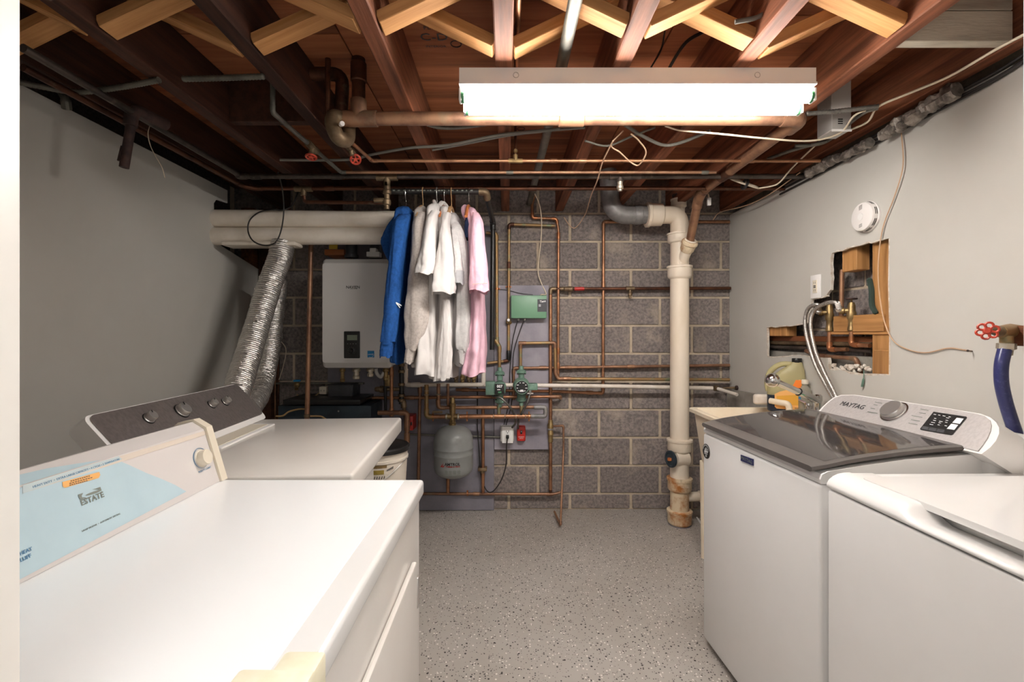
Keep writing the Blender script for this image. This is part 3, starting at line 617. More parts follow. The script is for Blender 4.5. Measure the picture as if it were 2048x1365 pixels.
# ================================================================ appliances
def frame(A, X):
    X = V(X).normalized(); Z = V((0, 0, 1)); Y = Z.cross(X); m = Matrix((X, Y, Z)).transposed().to_4x4(); m.translation = V(A); return m
def knob(parent, name, c, n, r, h, m, m2, mark=None, grip=False):
    c = V(c); n = V(n).normalized()
    k = obj(name, MB().lathe([(r * 1.12, 0), (r * 1.12, h * .18), (r, h * .22), (r, h * .82), (r * .92, h), (r * .3, h * 1.0)], c, n, 28), m, parent)
    obj('knob_skirt', MB().lathe([(r * 1.25, 0), (r * 1.25, h * .12), (r * 1.15, h * .16)], c, n, 28), m2, k)
    if mark: obj('pointer_mark', MB().tube([c + n * h * 1.01 + mark * r * .45, c + n * h * 1.01 + mark * r * .92], r * .07, 6), M['dark_gap'], k)
    return k

# ---- near dryer (left foreground)
Fm = frame((-.2195, 1.238, 0), (-1, .004, 0))
t = thing('dryer', 'white dryer in the left foreground with a pale blue control panel', 'dryer', (-.57, .86, 0))
W, D = .738, .70
obj('cabinet', MB().rbox(.012, D, 0, W, .0, .868, .008).xf(Fm), M['enamel_old'], t)
tp = obj('top_panel', MB().rbox(0, D, -.002, W + .002, .870, .911, .009, 3).xf(Fm), M['enamel'], t)
obj('top_inset', MB().rbox(.050, .545, .012, W - .012, .905, .9122, .001, 1).xf(Fm), M['enamel_top'], tp)
dr = obj('door', MB().rbox(-.003, .011, .105, W - .06, .12, .745, .006, 2).xf(Fm), M['enamel_old'], t)
obj('hinge', MB().rbox(-.004, .004, .082, .10, .625, .700, .002).xf(Fm), M['steel'], dr)
obj('toe_kick', MB().rbox(-.001, .012, .01, W - .01, .01, .10, .003).xf(Fm), M['enamel_old'], t)
tb = MB().rbox(-.0035, .048, W - .068, W + .0045, .868, .9135, .006, 2).rbox(-.003, .085, W - .036, W + .0048, .895, .9142, .005, 2)
obj('corner_film', tb.xf(Fm), M['tape'], t, label='yellowed protective film wrapped on the corner')
# console: slanted face, sloping top, end caps
fb, ft = V((.530, 0, .913)), V((.572, 0, 1.050))             # face base and face top in (depth, -, height)
prof = [(fb.x, fb.z), (ft.x, ft.z), (.602, 1.068), (.636, 1.060), (.66, 1.04), (.66, .913)]
cs = obj('console', MB().prism([(w_, .022, z) for w_, z in prof], (0, W - .044, 0)).xf(Fm), M['pearl'], t, smooth=False)
for u in (0.0, W - .024):
    pr2 = [(fb.x - .006, .913), (ft.x - .006, ft.z + .004), (.600, 1.074), (.640, 1.066), (.668, 1.042), (.668, .913)]
    obj('end_cap', MB().prism([(w_, u, z) for w_, z in pr2], (0, .024, 0)).xf(Fm), M['cream'], cs, smooth=False, label='cream plastic end cap')
b0 = Fm @ V((fb.x, .3, fb.z)); b1 = Fm @ V((ft.x, .3, ft.z)); up = (b1 - b0).normalized(); al = (Fm.to_3x3() @ V((0, -1, 0))).normalized(); nf = al.cross(up)
if nf.x < 0: nf = -nf
def D1(px, py): return PP(px, py, b0, nf)
def decal(pts, lift, m, name, par, D=D1, n=nf): return obj(name, MB().sheet([D(*p) + n * lift for p in pts]), m, par, smooth=False, fix=False)
ub = lambda u, k: Fm @ V((fb.x + (ft.x - fb.x) * k, u, fb.z + (ft.z - fb.z) * k)) + nf * .0008
def on_face(pts, lift, m, name):                       # pts in (distance from far end, fraction up the face)
    return obj(name, MB().sheet([ub(u, k) + nf * lift for u, k in pts]), m, cs, smooth=False, fix=False)
def uk(px, py):
    p = D1(px, py); q = Fm.inverted() @ p; return (q.y, (q.z - fb.z) / (ft.z - fb.z))
bl = [uk(*p) for p in ((209, 912), (232, 920), (260, 932), (290, 946), (323, 959), (350, 971), (372, 984))]
bl = [(W - .025, .99)] + [(u, min(.985, max(.012, k))) for u, k in bl] + [(W - .025, .012)]
on_face(bl, 0, M['film_blue'], 'blue_panel')
o2 = [uk(*p) for p in ((418, 868), (200, 925))]
on_face([uk(413, 861), uk(44, 972), uk(44, 988), uk(413, 869.5)], .0003, M['band'], 'stripe')
on_face([uk(236, 913.5), uk(44, 972), uk(44, 988), uk(243, 919.5)], .0006, M['band_film'], 'stripe')
bt = [(ft.x, ft.z), (.602, 1.068)]
s0, s1 = V((bt[0][0], 0, bt[0][1])), V((bt[1][0], 0, bt[1][1])); ns = V((-(s1 - s0).z, 0, (s1 - s0).x)).normalized()
obj('blue_panel', MB().sheet([Fm @ (s0.lerp(s1, k) + V((0, u, 0)) + ns * .0008) for u, k in ((W - .025, .05), (.33, .05), (.36, .25), (.42, .6), (W - .2, .9), (W - .025, .95))]), M['film_blue'], cs, smooth=False, fix=False)
def face_text(s, px0, py0, px1, py1, m, aspect=None, bold=0.0, lift=.0016):
    a, b = D1(px0, py0), D1(px1, py1); d = (b - a); L = d.length
    cu = bpy.data.curves.new('t', 'FONT'); cu.body = s; cu.size = 1; o = bpy.data.objects.new('t', cu); COL.objects.link(o); bpy.context.view_layer.update(); wd = o.dimensions.x
    bpy.data.objects.remove(o); bpy.data.curves.remove(cu)
    return text(s, L / wd, (a + b) / 2, al, up, m, cs, bold=bold, lift=lift)
face_text('HEAVY DUTY  \u2022  EXTRA LARGE CAPACITY \u2022 4 CYCLE \u2022 2 TEMPERATURE', 64, 975, 238, 919.5, M['print_blue'])
face_text('1/4 HP MOTOR  \u2022  AUTOMATIC DRYING', 162, 1063, 239, 1029.5, M['print_grey'])
face_text('ESTATE', 160.5, 1006.5, 206, 991.5, M['print_grey'], bold=.0003)
face_text('PUSH TO START', 396, 945, 421, 935.5, M['print_blue'])
face_text('HEAT', 38, 1110, 62, 1098, M['print_blue'], bold=.0002)
face_text('FLUFF', 34, 1125, 60, 1112, M['print_blue'], bold=.0002)
# swoosh emblem above the name
e0, e1, e2, e3 = D1(154, 990), D1(199, 975), D1(203, 986), D1(158, 1001)
def em(x, y): return (e0 * (1 - x) + e1 * x) * y + (e3 * (1 - x) + e2 * x) * (1 - y) + nf * .0018
mbx = MB()
mbx.sheet([em(0, .95), em(.22, .95), em(.12, .55), em(.12, .3), em(0, .05)])
mbx.sheet([em(.02, 0), em(.10, .28), em(.28, .06), em(.26, 0)])
mbx.sheet([em(.28 + .36 + .36 * math.cos(s), .42 + .20 * math.sin(s)) for s in [2 * PI * i / 20 for i in range(20)]])
mbx.sheet([em(.62, 1.0), em(1, 1.0), em(1, .3), em(.93, .55), em(.82, .78)])
mbx.sheet([em(1, .22), em(1, 0), em(.6, 0), em(.85, .08)])
obj('emblem', mbx, M['print_grey'], cs, smooth=False, fix=False)
st_ = decal([(123, 965), (197, 945), (199, 951), (196, 957), (128, 977), (124, 974)], .0016, M['orange_label'], 'warning_sticker', cs)
for k, (x0, y0, x1, y1) in enumerate(((139, 964.5, 179, 953.5), (137, 969, 184, 956.5), (137, 972.5, 174, 963))):
    lines = MB()
    a, b = D1(x0, y0), D1(x1, y1)
    for j in range(9):
        q0 = a.lerp(b, j / 9); q1 = a.lerp(b, (j + .75) / 9); lines.add([q0 + nf * .002, q1 + nf * .002, q1 + up * .0013 + nf * .002, q0 + up * .0013 + nf * .002], [(0, 1, 2, 3)])
    obj('fine_print', lines, M['print_dark'], cs, smooth=False, fix=False, kind='stuff')
kc = D1(402, 918)
obj('dial_ring', MB().torus(D1(401, 917) + nf * .001, nf, .0255, .0007, 28, 5), M['print_blue'], cs)
k1 = knob(cs, 'start_knob', D1(401, 918), nf, .0195, .020, M['cream'], M['grey_box'])

# ---- second dryer, behind the first
A2 = V((-.486, 2.155, 0)); X2 = V((-.9975, -.07, 0))
Fm2 = frame(A2, X2); W2, D2 = .872, .72
t = thing('dryer', 'white dryer with a brown steel control panel standing behind the near dryer', 'dryer', (-.78, 1.70, 0))
obj('cabinet', MB().rbox(.125, D2, .004, W2 - .004, 0, .842, .01).xf(Fm2), M['enamel'], t)
obj('top_panel', MB().rbox(0, D2, 0, W2, .843, .910, .010, 3).xf(Fm2), M['enamel_old'], t)
obj('door', MB().rbox(.112, .126, .08, W2 - .08, .12, .80, .01).xf(Fm2), M['enamel'], t)
lt = obj('lint_screen_cover', MB().rbox(.51, .61, .14, .56, .908, .916, .006, 3).xf(Fm2), M['plastic_white'], t)
obj('cover_recess', MB().rbox(.53, .60, .16, .54, .914, .9172, .001, 1).xf(Fm2), M['cream'], lt)
cb, ct = V((.612, 0, .925)), V((.735, 0, 1.068))
d2 = (ct - cb).normalized(); n2 = V((-d2.z, 0, d2.x))                                  # face normal (towards the front and up)
def rrect(a0, a1, b0, b1, r, seg=5):
    out = []
    for (cx, cy, s0) in ((a1 - r, b1 - r, 0), (a0 + r, b1 - r, PI / 2), (a0 + r, b0 + r, PI), (a1 - r, b0 + r, 1.5 * PI)):
        out += [(cx + r * math.cos(s0 + PI / 2 * k / seg), cy + r * math.sin(s0 + PI / 2 * k / seg)) for k in range(seg + 1)]
    return out
Lf = (ct - cb).length
shell = [cb + V((0, u, 0)) + d2 * k for u, k in rrect(-.002, .834, -.012, Lf + .004, .025)]
cs = obj('console', MB().prism(shell, -n2 * .055).xf(Fm2), M['plastic_white'], t, angle=50)
fac = [cb + V((0, u, 0)) + d2 * k + n2 * .0005 for u, k in rrect(.004, .820, .012, Lf, .022)]
obj('steel_fascia', MB().prism(fac, n2 * .004).xf(Fm2), M['brushed'], cs, angle=50, label='brown brushed steel fascia')
fp = Fm2 @ (cb + n2 * .0048); fn = (Fm2.to_3x3() @ n2).normalized(); fup = (Fm2.to_3x3() @ d2).normalized()
for px, py, r in ((297, 838, .0165), (363, 823, .0235), (423, 810, .015), (450, 805, .015)):
    c = PP(px, py, fp, fn); knob(cs, 'control_knob', c, fn, r, .022, M['steel'], M['black'], (fup + V((.2, 0, 0))).normalized())

# ---- washer with the glass lid
A3 = V((.822, 1.945, 0)); X3 = V((.998, .055, 0)); Fm3 = frame(A3, X3); W3 = .672
t = thing('washing_machine', 'white washing machine with a dark tinted glass lid beside the cream sink', 'washing machine', (1.18, 1.63, 0))
cab = obj('cabinet', MB().rbox(0, .70, -W3, 0, .03, .883, .010, 3).xf(Fm3), M['enamel'], t)
for w_, u in ((.05, -.05), (.05, -W3 + .05), (.62, -.05), (.62, -W3 + .05)):
    obj('foot', MB().lathe([(.018, 0), (.018, .012), (.01, .014), (.01, .04)], Fm3 @ V((w_, u, 0)), (0, 0, 1), 12), M['black'], t)
pr = [(.004, .886), (.002, .898), (.008, .912), (.025, .920), (.12, .934), (.25, .950), (.40, .958), (.46, .962), (.70, .965), (.70, .886)]
obj('top_panel', MB().prism([(w_, -W3 + .001, z) for w_, z in pr], (0, W3 - .002, 0)).xf(Fm3), M['enamel'], t, angle=25)
lp = [(-.012, .918), (.03, .927), (.08, .937), (.15, .947), (.24, .958), (.34, .966), (.445, .972)]
rings = []
for w_, z in lp: pass
lid = MB(); rows = []
for w_, z in lp:
    ins = .012 if w_ < 0 else .004
    rows.append([(w_, -W3 + ins + .002, z + .002), (w_, -W3 + ins + .006, z + .010), (w_, -W3 + ins + .014, z + .012), (w_, -ins - .014, z + .012), (w_, -ins - .006, z + .010), (w_, -ins - .002, z + .002), (w_, -ins - .012, z - .004), (w_, -W3 + ins + .012, z - .004)])
lidm = obj('lid', lid.loft([[V(p) for p in r] for r in rows]).xf(Fm3), M['lid_frame'], t, angle=40, label='dark grey lid frame')
gl = MB()
def lz(w_):
    for (a, za), (b, zb) in zip(lp, lp[1:]):
        if a <= w_ <= b: return za + (zb - za) * (w_ - a) / (b - a)
    return lp[-1][1]
gl.grid(lambda i, j: V((.035 + .385 * i, -W3 + .03 + (W3 - .06) * j, lz(.035 + .385 * i) + .0126)), 14, 2)
obj('lid_glass', gl.xf(Fm3), M['glass_dark'], lidm)
Bn, Bf, Tt = P(1959, 906, 1.262), P(1637, 829, 1.905), V((1.372, 1.6, 1.060))
e = (Bn - Bf).normalized(); n3 = e.cross((Tt - Bf)).normalized()
if n3.x > 0: n3 = -n3
def D3(px, py): return PP(px, py, Bf, n3)
s3 = (Tt - Bf); s3 = (s3 - e * s3.dot(e)).normalized()
rim_px = [(1622, 834), (1634, 826), (1645, 814), (1657, 803), (1668, 795), (1682, 790.5), (1709, 790), (1800, 803), (1900, 818), (1961, 828), (1980, 835), (1992, 845), (1998, 856), (1998, 868), (1992, 882), (1980, 896), (1963, 909)]
rim_p = [D3(*p) for p in rim_px]
cs = obj('console', MB().prism(rim_p, V((.12, 0, -.075))), M['plastic_white'], t, angle=40)
fac_px = [(1638, 829), (1650, 814), (1661, 804), (1671, 797), (1684, 792.5), (1709, 792), (1800, 805), (1900, 820), (1955, 829.5), (1971, 834), (1981, 842), (1984, 852), (1982, 864), (1976, 878), (1966, 893), (1957, 904)]
fa = obj('silver_fascia', MB().prism([D3(*p) for p in fac_px], n3 * .003), M['silver'], cs, angle=40, label='brushed silver fascia')
obj('console_back', MB().rbox(1.33, 1.54, 1.272, 1.93, .89, 1.005, .03, 3), M['enamel'], cs)
ln = n3 * .0035
def q3(pts, m, name, lift=.001): return obj(name, MB().sheet([D3(*p) + ln + n3 * lift for p in pts]), m, cs, smooth=False, fix=False)
knob(cs, 'cycle_knob', D3(1790, 826) + ln, n3, .036, .022, M['steel'], M['chrome'])
q3([(1869, 826), (1935, 836), (1936, 838), (1907, 872), (1904, 873), (1843, 862), (1842, 860)], M['black'], 'touch_panel')
for qd in ([(1916, 838.5), (1930, 840.5), (1922, 851), (1907, 848.5)], [(1905, 850.5), (1919, 853), (1911, 863), (1896, 860.5)]):
    q3(qd, M['print_white'], 'panel_button', .0018)
for qd in ([(1848, 855), (1860, 857), (1857, 863), (1845, 861)], [(1862, 857.5), (1876, 860), (1873, 866), (1859, 863.5)], [(1878, 860.5), (1892, 863), (1889, 869), (1875, 866.5)]):
    q3(qd, M['grey_dark'], 'panel_button', .0018)
tk = MB(); rg = random.Random(4)
for (x0, y0) in [(1870, 831), (1879, 832.5), (1888, 834), (1900, 836), (1871, 839), (1869, 843), (1865, 847), (1862, 851), (1881, 845), (1880, 848), (1895, 838), (1894, 843), (1893, 847), (1878, 852), (1892, 854)]:
    w_ = rg.uniform(4, 8); tk.add([D3(x0, y0) + ln + n3 * .002, D3(x0 + w_, y0 + w_ * .17) + ln + n3 * .002, D3(x0 + w_ - .6, y0 + w_ * .17 + 1.0) + ln + n3 * .002, D3(x0 - .6, y0 + 1.0) + ln + n3 * .002], [(0, 1, 2, 3)])
obj('panel_print', tk, M['print_white'], cs, smooth=False, fix=False, kind='stuff')
tk = MB()
for (x0, y0, w_) in [(1752, 806, 14), (1749, 811, 8), (1743, 818, 9), (1737, 825, 20), (1803, 807, 10), (1843, 820, 16), (1840, 827, 14), (1825, 833, 22), (1824, 841, 18), (1819, 848, 18)]:
    tk.add([D3(x0, y0) + ln + n3 * .001, D3(x0 + w_, y0 + w_ * .17) + ln + n3 * .001, D3(x0 + w_ - .4, y0 + w_ * .17 + 1.2) + ln + n3 * .001, D3(x0 - .4, y0 + 1.2) + ln + n3 * .001], [(0, 1, 2, 3)])
obj('cycle_print', tk, M['print_grey'], cs, smooth=False, fix=False, kind='stuff')
text('MAYTAG', .030, D3(1706, 813) + ln, e, s3, M['print_dark'], cs, lift=.001)
fx = V((-X3.x, -X3.y, 0)); fy = Fm3.to_3x3() @ V((0, -1, 0))
def D4(px, py): return PP(px, py, A3, X3)
bp = [D4(1483, 910), D4(1508, 919), D4(1508, 932), D4(1483, 922)]
pb = obj('badge_plate', MB().prism([p - X3 * .0005 for p in bp], -X3 * .003), M['hose_blue'], cab, smooth=False, label='small navy badge')
text('MAYTAG', .017, sum(bp, V()) / 4 - X3 * .0035, fy, (0, 0, 1), M['print_grey'], cab, lift=.0008)
c = D4(1413, 903)
bd = obj('round_sticker', MB().lathe([(.030, 0), (.030, .001)], c - X3 * .0005, -X3, 28), M['black'], cab)
sk = MB()
for k, (dy, h) in enumerate(((-.012, .6), (-.003, 1.0), (.007, .8))):
    sk.add([c - X3 * .002 + fy * (dy + sx) + V((0, 0, z)) for sx, z in ((-.003, -.014), (.001, -.014), (.006, .014 * h), (.0015, .016 * h))], [(0, 1, 2, 3)])
sk.add([c - X3 * .002 + fy * sx + V((0, 0, z)) for sx, z in ((-.017, -.002), (.017, .002), (.017, -.001), (-.017, -.005))], [(0, 1, 2, 3)])
for s in range(14):
    a = PI * (.08 + .84 * s / 13); sk.add([c - X3 * .002 + fy * (r_ * math.cos(a + da)) + V((0, 0, r_ * math.sin(a + da))) for r_, da in ((.022, 0), (.027, 0), (.027, .1), (.022, .1))], [(0, 1, 2, 3)])
text('10', .012, c - X3 * .0015 + V((0, 0, -.020)), fy, (0, 0, 1), M['print_white'], cab)
obj('sticker_print', sk, M['print_white'], cab, smooth=False, fix=False)

# ---- second washer in the right foreground
A5 = V((.862, 1.250, 0)); X5 = V((.9998, .017, 0)); Fm5 = frame(A5, X5); W5 = .69
t = thing('washing_machine', 'plain white top load washing machine in the right foreground', 'washing machine', (1.2, .9, 0))
obj('cabinet', MB().rbox(0, .68, -W5, 0, .02, .882, .008, 3).xf(Fm5), M['enamel'], t)
std = [(.002, .885), (-.002, .889), (-.001, .897), (.005, .907), (.016, .916), (.030, .922), (.045, .925), (.054, .9255), (.062, .9255)]
sco = [(.002, .885), (-.002, .888), (-.001, .893), (.005, .897), (.016, .8985), (.030, .897), (.045, .893), (.062, .889), (.085, .887)]
def sst(x): x = max(0, min(1, x)); return x * x * (3 - 2 * x)
prof_at = lambda s: [(a[0] * (1 - s) + b[0] * s, a[1] * (1 - s) + b[1] * s) for a, b in zip(std, sco)]
u0, u1 = .215, .50
rings = []
for i in range(70):
    u = W5 * i / 69; s = sst((u - u0) / .05) * sst((u1 - u) / .05)
    rings.append([V((w_, -u, z)) for w_, z in prof_at(s)])
obj('front_rim', MB().loft(rings, closed=False, caps=False).xf(Fm5), M['enamel'], t, angle=70)
obj('top_panel', MB().rbox(.09, .66, -W5, -.003, .884, .9225, .004, 2).rbox(.05, .12, -.05, -.003, .884, .9252, .002, 2).rbox(.05, .12, -W5, -W5 + .05, .884, .9252, .002, 2).xf(Fm5), M['enamel'], t)
lidm = obj('lid', MB().prism([V((a, b, .9135)) for a, b in rrect(.051, .50, -W5 + .045, -.047, .02)], (0, 0, .0145)).xf(Fm5), M['enamel'], t, angle=40)
obj('lid_gap', MB().rbox(.09, .50, -W5 + .05, -.05, .9, .915, .001, 1).xf(Fm5), M['dark_gap'], lidm)
pr = [(.52, .922), (.535, .93), (.56, .96), (.60, 1.06), (.635, 1.075), (.665, 1.06), (.67, .922)]
obj('console', MB().prism([(w_, -W5 + .002, z) for w_, z in pr], (0, W5 - .004, 0)).xf(Fm5), M['enamel'], t, angle=60)

# ================================================================ back wall equipment
# painted plywood panels
def flat_panel(label, px0, px1, py0, py1, y, th, m, name='painted_panel', zmin=None):
    a = P(px0, py0, y); b = P(px1, py1, y); t = MB().rbox(a.x, b.x, y, y + th, max(b.z, zmin or 0.003), a.z, .002, 1)
    return tag(obj(name, t, m, smooth=False), label, 'panel')
flat_panel('large dark violet painted plywood panel behind the boiler and grey tank', 655, 988, 452, 1024, 3.402, .016, M['panel_dark'])
flat_panel('smaller light violet painted plywood panel behind the green control box', 988.5, 1097.5, 571, 900, 3.392, .026, M['panel'])

# cream soil stack
SX, SY = 1.176, 3.16
t = thing('soil_stack', 'cream painted cast iron soil stack with rusty hubs standing on the floor', 'pipe', (SX, SY, 0))
zz = lambda py: CAM.z - (py - CY) / F * SY
R4 = .0615
obj('pipe_length', MB().lathe([(R4, zz(1040)), (R4, zz(975))], (SX, SY, 0), seg=28), M['stack_rust'], t)
obj('pipe_length', MB().lathe([(R4, zz(975)), (R4, zz(885))], (SX, SY, 0), seg=28), M['stack'], t)
obj('pipe_length', MB().lathe([(R4, zz(895)), (R4, zz(540))], (SX, SY, 0), seg=28), M['stack'], t)
obj('pipe_length', MB().lathe([(R4 * .98, zz(560)), (R4 * .98, zz(466))], (SX, SY, 0), seg=28), M['stack'], t)
def hub(py0, py1, m):
    a, b = zz(py1), zz(py0); h = b - a
    obj('hub', MB().lathe([(R4 * 1.01, -h * .12), (R4 * 1.2, 0), (R4 * 1.27, h * .1), (R4 * 1.27, h * .78), (R4 * 1.36, h * .8), (R4 * 1.36, h * .97), (R4 * 1.24, h), (R4 * 1.0, h * 1.02)], (SX, SY, a), seg=28), m, t)
hub(1020, 1046, M['stack_rust']); hub(955, 980, M['stack_rust']); hub(878, 902, M['stack']); hub(532, 556, M['stack']); hub(467, 485, M['stack'])
obj('foot_collar', MB().lathe([(.075, .001), (.06, .006), (.055, .10)], (SX, SY, 0), seg=20), M['panel_dark'], t)
# top bend, horizontal hub, grey lead bend
zb = zz(430)
obj('top_bend', MB().tube(fillet([(SX, SY, zz(475)), (SX, SY, zb), (SX - .16, SY, zb)], .15, 12), R4 * .98, 28), M['stack'], t)
obj('hub', MB().lathe([(R4, -.01), (R4 * 1.22, 0), (R4 * 1.25, .05), (R4 * 1.25, .075), (R4 * 1.38, .08), (R4 * 1.38, .10), (R4 * 1.1, .104)], (SX - .125, SY, zb), (-1, 0, 0), 28), M['stack'], t)
ob = V((SX - .22, SY, zb))
obj('lead_bend', MB().tube(fillet([ob, ob + V((-.24, 0, -.005)), ob + V((-.27, .0, .30))], .15, 10), R4 * .98, 24), M['lead'], t, label='dull grey lead bend')
obj('lead_collar', MB().lathe([(R4 * 1.02, 0), (R4 * 1.07, .004), (R4 * 1.07, .045), (R4 * 1.02, .05)], ob + V((-.04, 0, 0)), (-1, 0, 0), 24), M['lead'], t)
# rear vent riser with ribbed cap
vx = SX + .02
obj('vent_riser', MB().tube([(vx, SY + .07, zb - .06), (vx, SY + .07, zz(405))], .040, 20), M['stack'], t)
obj('vent_hub', MB().lathe([(.042, 0), (.052, .01), (.052, .05), (.055, .052), (.055, .062), (.046, .064)], (vx, SY + .07, zz(411)), seg=24), M['stack'], t)
vc = V((vx + .012, SY + .07, zz(388)))
vcap = obj('vent_cap', MB().lathe([(.05, 0), (.056, .003), (.056, .012), (.05, .015)], vc, (.1, 0, 1), 24), M['rust'], t)
obj('cap_neck', MB().tube([(vx, SY + .07, zz(405)), vc], .03, 14), M['dark_gap'], t)
# wye with hub receiving the copper drain
wy = P(1379, 487, 3.05); base = V((SX + .005, SY - .02, zz(528)))
wd = (wy - base).normalized()
obj('wye_branch', MB().tube([base - wd * .01, wy - wd * .02], .036, 20), M['stack'], t)
obj('wye_hub', MB().lathe([(.037, -.015), (.045, 0), (.047, .035), (.053, .042), (.053, .055), (.046, .065), (.034, .066)], wy - wd * .045, wd, 22), M['stack_rust'], t)
obj('lead_joint', MB().torus(wy + wd * .02, wd, .032, .008, 20, 8), M['stack'], t)
# cleanout and side branch
cz = zz(915)
obj('cleanout_branch', MB().lathe([(R4, 0), (R4 * .86, .05), (R4 * .8, .085)], (SX + .03, SY - .01, cz), (-1, -.35, 0), 24), M['stack'], t)
cpo = V((SX - .072, SY - .047, cz)); cd = V((-1, -.35, 0)).normalized()
cl = obj('cleanout_plug', MB().lathe([(.052, -.004), (.056, 0), (.056, .010), (.044, .012), (.042, .006), (.02, .006)], cpo, cd, 24), M['blue_dark'], t)
obj('plug_square', MB().lathe([(.013, 0), (.013, .02)], cpo + cd * .004, cd, 4), M['hang_dark'], cl)
obj('side_branch', MB().lathe([(.032, 0), (.032, .10), (.038, .105), (.038, .125), (.028, .127)], (SX + .03, SY, zz(995)), (1, 0, .05), 20), M['stack'], t)
text('SV', .022, V((SX + .012, SY - R4 * 1.275, zz(889))), (1, 0, 0), (0, 0, 1), M['stack'], t, lift=.002)
text('NO-HUB', .012, V((SX + .006, SY - R4 * 1.275, zz(968))), (1, 0, 0), (0, 0, 1), M['stack'], t, lift=.002)

Y1, Y2, Y3 = 3.36, 3.31, 3.26
def W(pts, y=Y1): return [P(p[0], p[1], p[2] if len(p) > 2 else y) for p in pts]
CB = M['copper']; CG = M['copper_green']; CK = M['copper_dark']
def clamp(t, px, py, y, r, ax=(1, 0, 0), m=None):
    c = P(px, py, y); ax = V(ax); obj('pipe_clamp', MB().lathe([(r * 1.15, -.006), (r * 1.35, -.005), (r * 1.35, .005), (r * 1.15, .006)], c, ax, 12).rbox(c.x - r * 1.9 if ax.z else c.x - .006, c.x + r * 1.9 if ax.z else c.x + .006, c.y - .002, c.y + .004, c.z - .006 if ax.z else c.z - r * 1.9, c.z + .006 if ax.z else c.z + r * 1.9, .002, 1), m or M['copper_bright'], t)

t = pipe('copper pipe dropping from a dark elbow then straight down beside the violet panel', W([(1070, 390), (1064, 408), (1065, 436), (1113, 438), (1117, 460), (1116, 756)], 3.37), .0105, CB, coup=((4, .04), (4, .82), (4, .92)), fm=M['copper_bright'])
t = pipe('copper pipe standing alone on the blocks between the violet panel and soil stack', W([(1459, 444), (1207, 444), (1206, 787), (1098, 783), (912, 780)], 3.38), .0115, CB, coup=((1, .37), (2, .25), (3, .9)))
t = pipe('copper pipe at the panel left edge turning down to the pump marked 007', W([(972, 466), (993, 468), (994, 686), (999, 694), (999, 742)], 3.34), .0122, CG, coup=((2, .05),)); clamp(t, 994, 578, 3.34, .012, (0, 0, 1))
t = pipe('copper pipe with a small brass drain valve standing left of the green box', W([(1110, 452), (1018, 449), (1017, 722), (975, 727)], 3.37), .0112, CG, coup=((1, .3), (1, .97)), fm=CK); clamp(t, 1017, 574, 3.37, .011, (0, 0, 1))
c = P(1017, 643, 3.36)
vv = obj('drain_valve', MB().lathe([(.012, -.02), (.019, -.015), (.019, .015), (.012, .02)], c, (0, 0, 1), 12).lathe([(.012, 0), (.014, .02), (.010, .03)], c, (.5, -.7, -.5), 10), M['brass'], t)
obj('valve_knob', MB().lathe([(.008, 0), (.012, .006), (.010, .012)], c + V((0, -.018, .008)), (0, -1, 0), 12), M['steel'], vv)
obj('black_coupling', MB().lathe([(.013, 0), (.015, .005), (.015, .07), (.013, .075)], P(1017, 722, 3.37), (0, 0, 1), 12), M['black'], t)
t = pipe('square copper loop rising from the pump with the round dial', W([(1041, 742), (1041, 687), (1110, 686), (1111, 748), (1117, 758), (1459, 760)], 3.35), .0118, CG, coup=((1, .05), (4, .05)), fm=M['copper_brown'])
t = pipe('upper of two long copper pipes crossing the blocks to the right wall', W([(1027, 800), (1027, 737), (1100, 736), (1459, 731)], 3.38), .0115, M['copper_brown'], coup=((1, .8), (2, .1), (2, .45)))
t = pipe('dark bronze pipe with a red tagged valve crossing the blocks above the others', W([(1101, 985), (1101, 578), (1130, 578), (1461, 577)], 3.37), .0118, CK, coup=((1, .9),), fm=M['bronze'])
obj('copper_length', MB().tube(W([(1101, 980), (1101, 590)], 3.37), .0126, 12), CB, t, label='bright copper upright length')
c = P(1140, 578.5, 3.36)
obj('valve_body', MB().lathe([(.012, -.045), (.017, -.04), (.017, -.02), (.02, -.015), (.02, .015), (.014, .02)], c, (1, 0, 0), 12), M['bronze'], t)
obj('red_tag', MB().tube([P(1149, 578, 3.365), P(1168, 578, 3.365)], .0135, 10), M['red'], t, label='red tape tag')
c = P(1260, 577.5, 3.37); obj('tee', MB().tube([c - V((.03, 0, 0)), c + V((.03, 0, 0))], .016, 12), M['bronze'], t)
obj('drop_fitting', MB().lathe([(.011, 0), (.011, .03), (.015, .034), (.015, .05), (.009, .055), (.009, .07)], c, (0, 0, -1), 12), M['bronze'], t)
c = P(1101, 858, 3.365)
vb = obj('check_valve', MB().lathe([(.013, -.10), (.017, -.095), (.017, -.05), (.021, -.045), (.021, -.03), (.018, -.025), (.018, .0), (.022, .005), (.022, .03), (.017, .04), (.017, .06), (.013, .065)], c, (0, 0, 1), 14), M['brass'], t)
obj('union_nut', MB().lathe([(.016, 0), (.0215, .002), (.0215, .016), (.016, .018)], c + V((0, 0, -.01)), (0, 0, 1), 8), M['steel'], vb)
pipe('thin copper discharge tube looping from the brass valve down to the floor', W([(1106, 853, 3.36), (1127, 852, 3.34), (1127, 900, 3.33), (1121, 1051, 3.10), (1109, 1024, 3.28)]), .0075, M['copper_brown'])
t = pipe('copper pipe running level just above the floor along the back wall', W([(820, 988), (1108, 989), (1122, 985)], 3.38), .0105, M['copper_brown'], coup=((0, .46), (0, .97))); clamp(t, 935, 987, 3.38, .011)
t = pipe('upright copper pipe with a wide clamp between the tank and the violet panel edge', W([(966, 815), (966, 986)], 3.36), .0122, CB)
